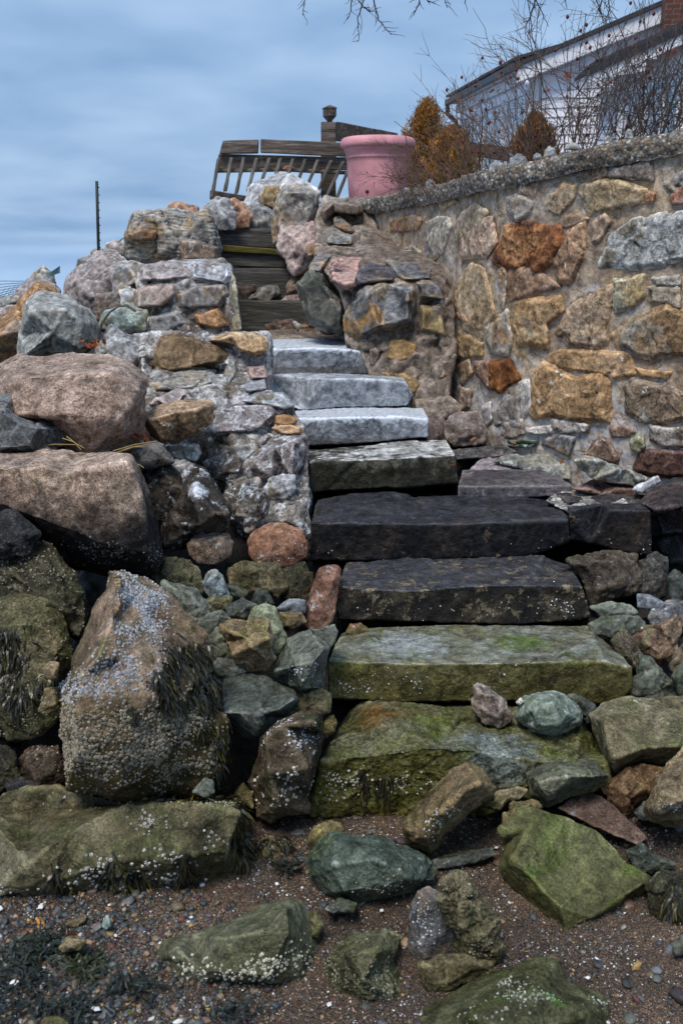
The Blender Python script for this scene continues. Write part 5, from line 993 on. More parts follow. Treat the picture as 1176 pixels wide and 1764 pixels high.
barnacles('S1', 260, .0095, blob('T', [(590, 1345, 50, 16, 1.), (690, 1350, 50, 16, .7), (560, 1370, 30, 15, .4)]), (.42, .40, .33))
barnacles('S2', 110, .008, blob('T', [(640, 1185, 60, 14, 1.), (680, 1170, 60, 14, .5), (600, 1190, 40, 12, .5), (870, 1155, 20, 15, .3)]), W_)
barnacles('S3', 280, .007, blob('T', [(985, 1045, 30, 18, 1.6), (940, 1050, 40, 14, .6), (800, 1050, 120, 16, .3), (620, 1055, 30, 14, .2)]), W_)
barnacles('S4', 110, .006, blob('T', [(555, 945, 25, 16, 1.), (940, 945, 40, 10, .7), (700, 960, 160, 5, .4)]), W_)
barnacles('S4b', 45, .007, blob('T', [(1100, 945, 20, 12, 1.), (1075, 938, 20, 12, .5)]), W_)
barnacles('i14', 50, .008, blob('I', [(720, 630, 60, 30, 1.), (760, 600, 30, 30, .6)]), W_)
barnacles('l1', 90, .0085, blob('L', [(220, 420, 80, 18, 1.), (250, 370, 30, 20, .4), (320, 410, 30, 15, .4)]), T_)
barnacles('j18', 60, .009, blob('L', [(400, 210, 35, 30, 1.), (380, 240, 25, 20, .8), (450, 180, 30, 20, .5)]), (.45, .43, .38))
barnacles('l4', 90, .006, blob('L', [(350, 520, 30, 60, 1.)]), W_)
barnacles('l5', 150, .0065, blob('L', [(450, 440, 60, 40, .6), (540, 620, 50, 30, .8)]), (.33, .31, .24))
barnacles('l7', 420, .0065, blob('L', [(120, 680, 90, 60, 1.), (220, 760, 60, 60, 1.)]), (.3, .3, .22))
barnacles('l8', 240, .007, blob('L', [(690, 770, 60, 20, 1.), (560, 830, 60, 20, .8), (640, 730, 50, 15, .4), (900, 790, 30, 20, .5)]), (.34, .36, .3))
barnacles('h1', 520, .0075, blob('Hh', [(150, 350, 200, 120, 1.), (350, 600, 80, 80, .8)]), T_)
barnacles('h3', 520, .009, blob('Hh', [(250, 750, 100, 60, 1.2), (100, 950, 160, 200, .7), (200, 1080, 100, 60, .6)]), (.24, .23, .15))
barnacles('h4b', 60, .008, blob('Hh', [(250, 1020, 60, 60)]), T_)
barnacles('g3', 300, .0075, blob('G', [(650, 1150, 160, 60, 1.), (400, 1150, 200, 60, .5), (760, 1180, 40, 60, .6)]), (.24, .23, .2))
barnacles('f3', 60, .006, blob('F', [(800, 1190, 100, 25, 1.), (930, 1100, 30, 40, .5)]), W_)
barnacles('f2', 50, .006, blob('F', [(480, 1150, 80, 40, 1.)]), T_)
barnacles('h5', 120, .008, blob('Hh', [(200, 1300, 100, 60)]), T_)
barnacles('k_t2', 120, .008, blob('K', [(930, 330, 50, 40)]), T_)
barnacles('j13', 60, .006, blob('J', [(1120, 1210, 50, 20)]), W_)
barnacles('u1', 70, .006, blob('I', [(150, 180, 100, 60)]), T_)
barnacles('big', 40, .0075, blob('L', [(600, 540, 60, 20), (870, 570, 50, 12)]), T_)
# periwinkles on the lowest step
for i, (x, y) in enumerate([(602, 1256), (633, 1247), (611, 1255), (659, 1227), (592, 1217)]):
    p, nn = sample(ROCKS['S1'], 1, blob('T', [(x, y, 5, 5)]))
    V = IV2*np.array([.007, .0075, .006])*(1+.15*IV2[:, :1]); o = fast_mesh('periwinkle', V+p[0]+nn[0]*.004, IF2, M['iron'])
    tag(o, 'dark periwinkle snail on the lowest step', 'snail', 'periwinkles on the lowest step')
# ------------------------------------------------------------------ seaweed (bladder wrack) clumps
def weed(key, fr, ells, n, L, label, name='seaweed_clump', col=(.016, .015, .008), w=.0085, drop=1., parent=None):
    o = ROCKS[key]; p, nn = sample(o, n, blob(fr, ells)); V = []; Fs = []; C = []
    g = np.array([0, 0, -1.])
    for q, m in zip(p, nn):
        t = g-m*(g@m); t = t/(np.linalg.norm(t)+1e-6); side = np.cross(m, t); a = rng.normal(0, .5); d = t*math.cos(a)+side*math.sin(a)
        cur = q+m*.003; ln = L*rng.uniform(.5, 1.2); ns_ = 6; ln *= 1.0; cc = np.array(col)*rng.uniform(.4, 2.2)
        if rng.uniform() < .12: cc = np.array((.09, .07, .012))
        b0 = len(V); lift = rng.uniform(.1, .55)
        sdir = np.cross(d, m); tw = rng.normal(0, .5)
        for k in range(ns_+1):
            ww = w*rng.uniform(.7, 1.2)*(1 if k < ns_ else .45)*(.6+.6*math.sin(math.pi*min(1, k/ns_+.2)))
            sd = sdir*math.cos(tw)+m*math.sin(tw)
            V += [cur-sd*ww/2, cur+sd*ww/2]; C += [cc, cc*1.25]
            d = d+drop*.22*g+m*lift*.25*(1-k/ns_*1.5)+rng.normal(0, .12, 3); d /= np.linalg.norm(d); tw += rng.normal(0, .35); cur = cur+d*ln/ns_
        for k in range(ns_): Fs.append([b0+2*k, b0+2*k+1, b0+2*k+3, b0+2*k+2])
    C = np.c_[np.array(C), np.ones(len(C))]
    return tag(fast_mesh(name, V, Fs, M['weed'], attr=C), label, 'seaweed', 'clumps of wrack on the rocks', 'stuff')
weed('spire', 'Hh', [(950, 780, 90, 40), (900, 830, 60, 20), (1050, 900, 50, 60), (980, 740, 40, 30)], 800, .075, 'black wrack clump across the upper right flank of the barnacled spire')
weed('spire', 'Hh', [(810, 900, 40, 25), (850, 980, 30, 40)], 380, .07, 'wrack tuft hanging in the middle of the barnacled spire')
weed('spire', 'Hh', [(1010, 1020, 60, 40)], 380, .07, 'wrack tuft on the lower right flank of the barnacled spire')
weed('spire', 'Hh', [(680, 1070, 20, 20)], 50, .045, 'smallest wrack tuft, near the centre of the barnacled spire')
weed('spire', 'Hh', [(1110, 1250, 30, 160), (1050, 1150, 40, 60)], 420, .06, 'wrack strands down the right edge of the barnacled spire')
weed('slabL', 'K', [(800, 230, 25, 50), (820, 300, 25, 60)], 420, .085, 'thick wrack curtain on the right end of the long slab')
weed('slabL', 'K', [(370, 140, 110, 8), (560, 148, 120, 8), (700, 150, 60, 8)], 520, .06, 'dark wrack band along the back of the long slab', drop=.2)
weed('slabL', 'K', [(625, 390, 10, 60)], 130, .085, 'wrack strands hanging on the right front of the long slab')
weed('slabL', 'K', [(455, 440, 25, 40)], 160, .08, 'wrack strands hanging at the middle front of the long slab')
weed('slabL', 'K', [(380, 370, 10, 40), (370, 430, 20, 30)], 110, .06, 'short wrack tuft left of centre on the long slab')
weed('slabL', 'K', [(185, 430, 15, 60), (230, 470, 30, 20)], 170, .075, 'wrack strands hanging on the left front of the long slab')
weed('k_t2', 'K', [(930, 290, 40, 15)], 200, .06, 'wrack cap on the small barnacled rock right of the slab')
weed('h3', 'Hh', [(80, 800, 60, 60), (40, 700, 50, 30)], 330, .07, 'wrack clump on the upper face of the left edge boulder')
weed('h3', 'Hh', [(90, 960, 60, 50)], 260, .08, 'wrack fan low on the left edge boulder')
weed('h3', 'Hh', [(250, 930, 40, 30)], 140, .055, 'wrack tuft between the left edge boulder and the spire')
weed('S1', 'T', [(628, 1350, 4, 25)], 60, .07, 'thin wrack streak on the lowest step front, left one')
weed('S1', 'T', [(662, 1355, 12, 18)], 100, .06, 'wrack tuft on the lowest step front, right one')
weed('l9', 'L', [(1140, 470, 20, 50)], 160, .08, 'wrack hanging on the dark rock at the right edge')
def ground_weed(px, py, n, L, spread, label, col, name='seaweed_clump', w=.008):
    Y = ground_Y(py, .01); c = P(px, py, Y); V = []; Fs = []; C = []
    for i in range(n):
        a = rng.uniform(0, 6.28); cur = c+np.array([rng.normal(0, spread), rng.normal(0, spread*.7), .004]); cc = np.array(col)*rng.uniform(.5, 1.8); b0 = len(V)
        for k in range(7):
            d = np.array([math.cos(a), math.sin(a), 0]); sd = np.array([-d[1], d[0], rng.normal(0, .5)]); ww = w*rng.uniform(.6, 1.2)
            V += [cur-sd*ww/2, cur+sd*ww/2]; C += [cc, cc*1.2]; a += rng.normal(0, .35); cur = cur+d*L/7+np.array([0, 0, rng.normal(.001, .004)]); cur[2] = max(cur[2], .012)
        for k in range(6): Fs.append([b0+2*k, b0+2*k+1, b0+2*k+3, b0+2*k+2])
    C = np.c_[np.array(C), np.ones(len(C))]
    return tag(fast_mesh(name, V, Fs, M['weed'], attr=C), label, 'seaweed', kind='stuff')
ground_weed(75, 1630, 80, .07, .05, 'dark green weed strands heaped on the left shingle', (.014, .02, .012))
ground_weed(150, 1665, 80, .08, .035, 'olive weed strands on the left shingle', (.03, .035, .018))
ground_weed(30, 1665, 90, .08, .06, 'dark weed strands at the far left of the pebble drift', (.016, .02, .013))
ground_weed(130, 1738, 90, .06, .05, 'green black weed among pebbles at the lower left', (.012, .016, .011))
ground_weed(400, 1742, 40, .06, .05, 'dark weed below the leaning wedge boulder', (.012, .016, .014))
ground_weed(40, 1720, 70, .07, .07, 'wet weed wrapped round the pebbles in the lower left corner', (.012, .015, .01))
ground_weed(230, 1700, 60, .07, .05, 'scattered dark weed strands below the flat tan stone', (.012, .015, .01))
ground_weed(500, 1495, 50, .06, .03, 'black weed on the shingle right of the long slab', (.015, .017, .012))
# ------------------------------------------------------------------ timber steps
def beam(key, label, px, Y, th=.12, mat='woodd', name='timber_step', cat='timber step', **k):
    o = solid(name, *box_from(cv('M', px), Y, th), M[mat], None, .008)
    return tag(dent(o, .006), label, cat, k.get('group'))
def box_from(q, Y, th):
    f = [P(a[0], a[1], Y) for a in q]; b = [p+np.array([0, th, 0]) for p in f]
    return f+b, [[0, 3, 2, 1], [4, 5, 6, 7], [0, 1, 5, 4], [1, 2, 6, 5], [2, 3, 7, 6], [3, 0, 4, 7]]
def dent(o, amp, cuts=14):
    bm = bmesh.new(); bm.from_mesh(o.data)
    bmesh.ops.subdivide_edges(bm, edges=[e for e in bm.edges if e.calc_length() > .12], cuts=cuts, use_grid_fill=True)
    bmesh.ops.triangulate(bm, faces=[f for f in bm.faces if len(f.verts) > 4])
    bm.verts.ensure_lookup_table()
    co = np.array([v.co[:] for v in bm.verts])+np.array(o.location)
    d = fbm(co*np.array([2.5, 9, 9]), 3)*amp
    bm.normal_update()
    for v, k in zip(bm.verts, d): v.co += v.normal*float(k)
    bm.to_mesh(o.data); bm.free(); return o
G_ = 'weathered timber steps'
beam('W4', 'highest timber step riser with a loose purple twig across it', [(112, 248), (540, 250), (542, 385), (128, 360)], 9.62, .14, group=G_)
beam('W3', 'second timber riser, mossy board lying on its front', [(138, 398), (658, 393), (658, 520), (150, 500)], 9.4, .2, group=G_)
o = solid('board', *box_from(cv('M', [(150, 358), (578, 392), (582, 432), (178, 405)]), 9.36, .035), M['woody'], None, .006); tag(dent(o, .003), 'yellow green mossy board lying over the second timber riser', 'board')
beam('W2', 'third timber riser above rubble infill', [(240, 520), (725, 522), (735, 760), (248, 760)], 9.2, .22, group=G_)
beam('W1', 'lowest timber riser behind the stone landing', [(272, 738), (716, 742), (770, 970), (290, 975)], 8.95, .25, group=G_)
for i, (a, ol, mt, tn, Y) in enumerate([('flat grey rubble stone under the third timber riser', [(330, 735), (440, 640), (540, 625), (560, 690), (480, 745)], 'slateup', (.6, .57, .55), 9.12),
    ('dark rubble under the left of the third timber riser', [(250, 640), (400, 620), (420, 660), (330, 740), (260, 730)], 'brown', (.45, .42, .42), 9.14),
    ('small pink grey rubble at the right of the second lowest riser', [(560, 740), (600, 705), (700, 690), (725, 745)], 'pinkgray', (.75, .65, .62), 9.05),
    ('tan stone end beside the third timber riser', [(600, 640), (640, 560), (720, 525), (760, 600), (700, 700), (600, 700)], 'mortarb', (1, .95, .85), 9.08),
    ('dark brown stone lying on the landing against the lowest riser', [(455, 900), (540, 868), (640, 865), (690, 900), (680, 945), (540, 965), (460, 945)], 'brown', (.5, .42, .4), 8.7),
    ('pale scrap stone beside the dark brown landing stone', [(640, 880), (660, 872), (700, 900), (705, 930), (670, 940)], 'gray', (.9, .85, .8), 8.66)]):
    rk('v%d' % i, a, mt, 'M', ol, Y, tint=tn, thick=.15)
rk('landing', 'grey brown stone paving of the landing above the granite steps', 'mortarb', 'T', [(410, 585), (420, 574), (480, 568), (560, 566), (640, 572), (640, 590), (600, 596), (440, 596)], 7.95, [(450, 590, .1), (600, 588, .1)], tilt=4.2, thick=.3, bulge=.02, fac=.1, cat='landing')
rk('w_a', 'grey rock between the masonry block and timber risers', 'gray', 'A', [(735, 250), (725, 290), (745, 350), (740, 390), (770, 420), (720, 420), (700, 300)], 9.0, tint=(.6, .58, .56))
# twig on top riser
V, Fs = [], []; tube(V, Fs, [P(*cv('M', [p])[0], 9.5) for p in [(118, 240), (160, 270), (200, 305), (250, 345), (290, 362)]], .006, .004)
tag(mesh_obj('twig', V, Fs, plain('purple_twig', (.14, .09, .11), .6)), 'bare purple twig lying across the top timber riser', 'twig')
# ------------------------------------------------------------------ leaves and straw
def leaves(c, n, spread, size, label, col, parent=None, up=.5):
    V = []; Fs = []; C = []
    for i in range(n):
        p = c+np.array([rng.normal(0, spread), rng.normal(0, spread*.5), abs(rng.normal(0, spread*up))]); a = rng.normal(size=3); a /= np.linalg.norm(a); b = np.cross(a, rng.normal(size=3)); b /= np.linalg.norm(b); s = size*rng.uniform(.5, 1.2)
        n_ = np.cross(a, b); cc = np.array(col)*rng.uniform(.5, 1.6); b0 = len(V); out = [(0, -1), (.35, -.6), (.2, -.3), (.5, 0), (.25, .3), (.3, .6), (0, 1), (-.3, .6), (-.25, .3), (-.5, 0), (-.2, -.3), (-.35, -.6)]
        V.append(p); C.append(cc)
        for (u, v) in out: V.append(p+(a*v+b*u*.9+n_*(.35*abs(u)+.2*v*v))*s); C.append(cc)
        for k in range(12): Fs.append([b0, b0+1+k, b0+1+(k+1) % 12])
    o = fast_mesh('leaf_litter', V, Fs, M['leaf'], attr=np.c_[np.array(C), np.ones(len(C))]); return tag(o, label, 'leaves', kind='stuff')
OR = (.32, .12, .035); BR = (.3, .17, .09)
leaves(P(557, 575, 7.7), 26, .10, .035, 'curled brown oak leaves on the landing at the pier foot', BR)
leaves(P(577, 571, 7.7), 14, .05, .03, 'upright brown leaves against the grey stone on the landing', BR, up=1.4)
leaves(P(780, 800, 6.0), 4, .02, .022, 'orange leaf scraps at the end of the mossy granite step', OR)
leaves(P(858, 768, 6.35), 10, .07, .02, 'red brown leaf litter at the wall foot hollow', OR)
leaves(P(965, 797, 6.1), 4, .02, .018, 'orange leaf scraps on the long slate slab', OR)
leaves(P(245, 756, 5.3), 12, .03, .03, 'red brown leaves in the crack beside the round boulder', (.2, .06, .03))
leaves(P(155, 600, 6.5), 14, .05, .03, 'reddish leaves at the foot of the grey green block boulder', (.28, .08, .03))
leaves(P(680, 643, 7.1), 6, .1, .015, 'thin red leaf fragments on the tread of the rough granite step', OR, up=.05)
leaves(P(615, 664-20, 7.15), 8, .12, .012, 'red brown scraps below the topmost granite step', OR, up=.05)
leaves(P(66, 1592, ground_Y(1592)), 5, .02, .02, 'yellow brown oak leaf on the left shingle', (.42, .2, .05), up=.3)
leaves(P(125, 1610, ground_Y(1610)), 8, .022, .022, 'strip of dark red leaf on the left shingle', (.28, .035, .025), up=.2)
leaves(P(228, 1745, ground_Y(1745)), 2, .006, .02, 'yellow leaf at the bottom left of the shingle', (.3, .26, .06), up=.2)
leaves(P(340, 1755, ground_Y(1755)), 2, .006, .02, 'yellow leaf at the bottom edge below the wedge boulder', (.3, .24, .04), up=.2)
leaves(P(502, 290, 10.6), 4, .03, .035, 'brown leaf caught on the leaning railing', (.3, .13, .07))
V, Fs = [], []
for (a, b) in [((195, 777), (270, 760)), ((200, 780), (265, 764)), ((108, 755), (145, 772)), ((115, 752), (140, 775)), ((210, 775), (250, 770)), ((232, 800), (248, 806)), ((60, 770), (130, 766))]:
    y = 5.05 if a[0] > 150 else 5.0; p, q_ = P(*a, y), P(*b, y-.03); tube(V, Fs, [p, (p+q_)/2+np.array([0, 0, .008]), q_], .003, .002, 4)
tag(mesh_obj('straw', V, Fs, M['straw']), 'dry straw blades lying between the two big left boulders', 'straw', kind='stuff')
# bare vine on left rocks
V, Fs = [], []; tube(V, Fs, [P(*cv('A', [p])[0], 6.85) for p in [(335, 640), (345, 600), (370, 565), (400, 545), (430, 542), (460, 560)]], .01, .006)
tag(mesh_obj('vine', V, Fs, M['twigg']), 'bare grey vine looping over the greenish stone', 'vine')
# ------------------------------------------------------------------ iron pole and netting
V, Fs = [], []; b_, t_ = P(169, 432, 8.6), P(167, 312, 8.6); b_[2] -= .15; tube(V, Fs, [b_, (b_+t_)/2, t_], .014, .013, 8)
for k in range(9):
    c_ = b_+(t_-b_)*(.25+k*.085); tube(V, Fs, [c_, c_+np.array([.02, -.004, .0])], .006, .005, 4)
Fs += [list(range(16, 24))]
tag(mesh_obj('fence_post', V, Fs, M['iron']), 'thin dark green metal post standing alone against the sky', 'post')
V, Fs = [], []
for i in range(9):
    a0 = P(-40+i*3, 540-i*7, 9.5); a1 = P(104, 470+i*1.5-12, 9.9); mid = (a0+a1)/2-np.array([0, 0, .04]); tube(V, Fs, [a0, mid, a1], .003, .003, 4)
for i in range(12):
    x = -30+i*8.5; a0 = P(x, 533-(x+40)*.42, 9.6); a1 = P(x+14, 520-(x+40)*.26-14, 9.7); tube(V, Fs, [a0, a1], .0025, .0025, 4)
tag(mesh_obj('netting', V, Fs, M['rope']), 'teal netting stretched over rocks at the far left', 'netting')
V, Fs = [], []; tube(V, Fs, [P(*p, 8.7) for p in [(206, 416), (211, 411), (215, 410), (220, 407)]], .006, .004); tag(mesh_obj('rope', V, Fs, M['rope']), 'short teal rope end beside the top masonry block', 'rope')
# ------------------------------------------------------------------ leaning railing
YF = 10.8
rail = empty('leaning_railing', 'weathered wooden railing panel leaning left above the stair head', 'railing', loc=tuple(P(490, 340, YF)))
def bpx(nm, pts, Y, th, mat, par, fr='B', bev=.008): return dent(boxpx(nm, cv(fr, pts), Y, th, M[mat], par, bev), .004, 6)
bpx('board', [(196, 216), (343, 212), (340, 268), (182, 270)], YF, .05, 'wood', rail)
bpx('board', [(350, 210), (700, 226), (702, 282), (349, 266)], YF, .05, 'wood', rail)
bpx('board', [(180, 270), (702, 284), (704, 336), (170, 332)], YF+.06, .045, 'wood', rail)
bpx('rail', [(163, 331), (430, 327), (430, 341), (163, 347)], YF-.05, .05, 'woodr', rail); bpx('rail', [(430, 327), (706, 339), (706, 355), (430, 341)], YF-.05, .05, 'woodr', rail)
bpx('rail', [(146, 417), (290, 440), (290, 462), (143, 456)], YF+.01, .06, 'wood', rail)
for (tx, ty, bx_, by) in [(180, 288, 152, 448), (232, 285, 205, 422), (283, 283, 250, 432), (334, 286, 297, 422), (385, 286, 345, 410), (431, 287, 392, 420), (481, 289, 440, 430), (531, 290, 490, 420), (583, 293, 530, 420), (636, 295, 580, 425), (686, 300, 618, 440), (706, 330, 655, 458)]:
    bpx('baluster', [(tx-7, ty), (tx+7, ty+1), (bx_+7, by), (bx_-7, by)], YF-.11, .04, 'woodg', rail, bev=.006)
def corner_post(px0, px1, y0, y1, Y, mat, nm, par): return bpx(nm, [(px0, y0), (px1, y0), (px1, y1), (px0, y1)], Y, .16, mat, par)
fence = empty('garden_fence', 'wooden fence with a capped square post and a top rail behind the pink pot', 'fence', loc=tuple(P(566, 345, 11.1)))
corner_post(594, 655, 140, 470, 11.05, 'wood', 'post', fence)
bpx('rail', [(655, 138), (906, 186), (906, 236), (655, 218)], [11.1, 11.9, 11.9, 11.1], .05, 'wood', fence)
o = boxpx('rail', cv('C', [(250, 575), (470, 600), (470, 660), (250, 625)]), [12.2, 12.6, 12.6, 12.2], .06, M['wood'], fence)
# faceted finial: neck, flaring body, pyramid cap
def finial(cx, yb, yt, hw, Y, par, mat):
    base = P(cx, yb, Y); top = P(cx, yt, Y); h = top[2]-base[2]; r = hw; V = []; Fs = []
    prof = [(.4, 0), (.42, .06), (.95, .30), (1., .34), (1., .74), (1.1, .76), (1.1, .82), (.0, 1.)]
    for (k, z) in prof:
        for (sx, sy) in ((-1, -1), (1, -1), (1, 1), (-1, 1)):
            a = .35; x, y = sx*k*r, sy*k*r; V.append((base[0]+x*math.cos(a)-y*math.sin(a), Y+.08+x*math.sin(a)+y*math.cos(a), base[2]+z*h))
    for i in range(len(prof)-1):
        for j in range(4): Fs.append([i*4+j, i*4+(j+1) % 4, (i+1)*4+(j+1) % 4, (i+1)*4+j])
    Fs.append([3, 2, 1, 0]); return solid('finial', V, Fs, M[mat], par, 0)
ff = cv('B', [(629, 137), (629, 67)]); finial(ff[0][0], ff[0][1], ff[1][1], .055, 11.05, fence, 'wood')
gp = cv('C', [(282, 575), (282, 520)]); V = IV2*np.array([.075, .075, .065])+P(gp[0][0], 229, 12.3); fast_mesh('post_cap', V, IF2, M['woodg'], fence)
bpx('post', [(262, 560), (302, 560), (302, 700), (262, 700)], 12.35, .12, 'wood', fence, 'C')
# ------------------------------------------------------------------ pink pot
YP = 9.75; c0 = P(650, 346, YP); mpp = np.linalg.norm(P(651, 300, YP)-P(650, 300, YP))
pot = empty('flower_pot', 'large pink plastic planter with a rolled rim on the wall end', 'planter', loc=tuple(c0))
ztop = P(650, 237, YP)[2]-c0[2]+.0; R0 = 64.5*mpp
prof = [(.0, .0), (.74*R0, 0), (.765*R0, .012), (.80*R0, .30*ztop), (.825*R0, .60*ztop), (.83*R0, .66*ztop), (.845*R0, .665*ztop), (.85*R0, .685*ztop), (.838*R0, .70*ztop), (.84*R0, .715*ztop), (.855*R0, .73*ztop), (.86*R0, .75*ztop), (.88*R0, .775*ztop), (.905*R0, .80*ztop), (.91*R0, .825*ztop),
        (.965*R0, .832*ztop), (.992*R0, .85*ztop), (1.0*R0, .885*ztop), (.992*R0, .925*ztop), (.965*R0, .962*ztop), (.92*R0, .985*ztop), (.86*R0, .995*ztop), (.81*R0, .985*ztop), (.78*R0, .95*ztop), (.77*R0, .85*ztop)]
def lathe(name, prof, c, mat, par, n=72):
    V = []; Fs = []
    for (r, z) in prof:
        for j in range(n): a = 2*math.pi*j/n; V.append((c[0]+r*math.cos(a), c[1]+r*math.sin(a), c[2]+z))
    for i in range(len(prof)-1):
        for j in range(n): Fs.append([i*n+j, i*n+(j+1) % n, (i+1)*n+(j+1) % n, (i+1)*n+j])
    return mesh_obj(name, V, Fs, mat, par)
lathe('body', prof[:15], c0, M['pot'], pot); lathe('rim', prof[14:], c0, M['pot'], pot)
lathe('soil', [(0.001, .86*ztop), (.5*R0, .87*ztop), (.772*R0, .86*ztop)], c0, M['soil'], pot)
for (hx, hy, r_) in [(632, 330, .018), (633, 297, .010)]:
    d_ = P(hx, hy, YP-.80*R0*.93); V = IV2*np.array([r_, .006, r_*.9])+d_; fast_mesh('drain_hole', V, IF2, M['iron'], pot)
# small stones at the pot foot
for i, (pts, lab) in enumerate([([(600, 350), (610, 340), (635, 341), (650, 348), (640, 358), (605, 358)], 'flat grey stone under the left of the pink pot'), ([(548, 348), (560, 337), (575, 340), (578, 352), (560, 358)], 'small grey stone left of the pink pot'),
    ([(640, 352), (665, 343), (700, 345), (705, 356), (650, 360)], 'flat stone bed under the right of the pink pot')]):
    rk('ps%d' % i, lab, 'slateup', 'T', pts, 9.45, thick=.4, tint=(.85, .85, .88))
# ------------------------------------------------------------------ house
def PZ(px, py, Y): return P(px, py, Y)
hc = P(916, 250, 18.)
house = empty('house', 'white sided seaside house with sloping dark roof and brick chimney', 'house', loc=(hc[0], 18., 2.7))
zb = 2.6
cor = P(914, 128, 18.); A0 = np.array([cor[0], 18., 0])            # corner of the two walls
farp = P(793, 178, 22.2); A1 = np.array([farp[0], 22.2, 0])
rp_ = P(1330, 160, 16.6); A2 = np.array([rp_[0], 16.6, 0])
def wallplane(nm, a, b, zlo, zhi_a, zhi_b, mat, nrow, th=.02):
    """clapboard wall from a to b with true overlapping boards"""
    V = []; Fs = []; L = np.linalg.norm(b-a); t = (b-a)/L; n = np.array([t[1], -t[0], 0]); n = n if n[1] < 0 else -n
    hmax = max(zhi_a, zhi_b); rows = int((hmax-zlo)/nrow)+1
    for i in range(rows):
        z0, z1 = zlo+i*nrow, zlo+(i+1)*nrow
        # clip under the raking top line
        s0, s1 = 0, 1
        if zhi_a != zhi_b:
            f = (z1-zhi_a)/(zhi_b-zhi_a)
            if zhi_b > zhi_a: s0 = max(0, f)
            else: s1 = min(1, f)
        elif z1 > zhi_a+1e-3: continue
        if s1-s0 < .02: continue
        p, q_ = a+t*L*s0, a+t*L*s1; k = len(V)
        for (pt, zz, o_) in ((p, z0, th), (q_, z0, th), (q_, z1, .0), (p, z1, 0.)): V.append(np.array([pt[0], pt[1], zz])+n*o_)
        V.append(np.array([p[0], p[1], z0])+n*0); V.append(np.array([q_[0], q_[1], z0])+n*0)
        Fs += [[k, k+1, k+2, k+3], [k+4, k+5, k+1, k]]
    return mesh_obj(nm, V, Fs, mat, house, smooth=False), n, t, L
zr0 = cor[2]+.05
# gable face: top line climbs to the right
rk_r = P(1142, 24, 17.35); L2 = np.linalg.norm(A2-A0); slope = (rk_r[2]-zr0)/np.linalg.norm(rk_r[:2]-A0[:2])
zr2 = zr0+slope*L2
wallplane('wall', A0, A2, zb, zr0, zr2, M['house'], .14)
wf, nf, tf, Lf = wallplane('wall', A1, A0, zb, zr0-.02, zr0-.02, M['house'], .14)
def prism(nm, pts, off, mat, par=house, bev=0):
    f = [np.asarray(p, float) for p in pts]; b = [p+np.asarray(off, float) for p in f]; n = len(f)
    return solid(nm, f+b, [list(range(n)), list(range(2*n-1, n-1, -1))]+[[i, (i+1) % n, n+(i+1) % n, n+i] for i in range(n)], mat, par, bev)
def rakeboard(nm, p, q_, h, d, mat, dz=0, out=.25):
    nn = np.array([-.12, -1, 0]); nn /= np.linalg.norm(nn)
    a, b = np.array(p)+nn*out, np.array(q_)+nn*out; up_ = np.array([0, 0, 1.])
    return prism(nm, [a+up_*dz, b+up_*dz, b+up_*(dz+h), a+up_*(dz+h)], nn*-d, mat)
p0 = np.array([A0[0]-.25, A0[1], zr0-.02]); p1 = np.array([A2[0], A2[1], zr2])
rakeboard('rake_board', p0, p1, .24, .03, M['trim'], -.2, .22)
rakeboard('roof', p0, p1, .07, 3.5, M['roof'], .045, .27)
rakeboard('soffit', p0, p1, .02, .24, M['trim'], -.2, .2)
# eave on the far left face, with gutter and soffit
e0 = np.array([A0[0]-.32, A0[1]-.25, zr0]); e1 = np.array([A1[0]-.32, A1[1]+.1, zr0]); ins = np.array([.9, .3, .38])
prism('gutter', [e0, e1, e1+[0, 0, .10], e0+[0, 0, .10]], [.1, 0, 0], M['gutter'])
prism('roof', [e0+[.02, 0, .14], e1+[.02, 0, .14], e1+[2.2, .6, .75], e0+[2.2, .3, .75]], [0, 0, .05], M['roof'])
prism('soffit', [e0+[.1, 0, .02], e1+[.1, 0, .02], e1+[.4, 0, .02], e0+[.4, 0, .02]], [0, 0, .02], M['trim'])
prism('frieze', [e0+[.24, .05, -.16], e1+[.24, 0, -.16], e1+[.24, 0, .0], e0+[.24, .05, .0]], [.03, 0, 0], M['trim'])
V, Fs = [], []; tube(V, Fs, [e1+[.05, -.1, 0], e1+[.05, -.12, -.18], e1+[.22, -.12, -.32], e1+[.3, -.12, -.5]], .05, .045, 8); mesh_obj('downspout', V, Fs, M['gutter'], house)
V = IV2*np.array([.035, .035, .05])+(e0+[.2, -.1, -.24]); fast_mesh('floodlight', V, IF2, M['trim'], house)
# corner board
prism('corner_board', [A0+[-.03, -.05, zb], A0+[.16, -.085, zb], A0+[.16, -.085, zr0-.02], A0+[-.03, -.05, zr0-.02]], [0, .06, 0], M['trim'])
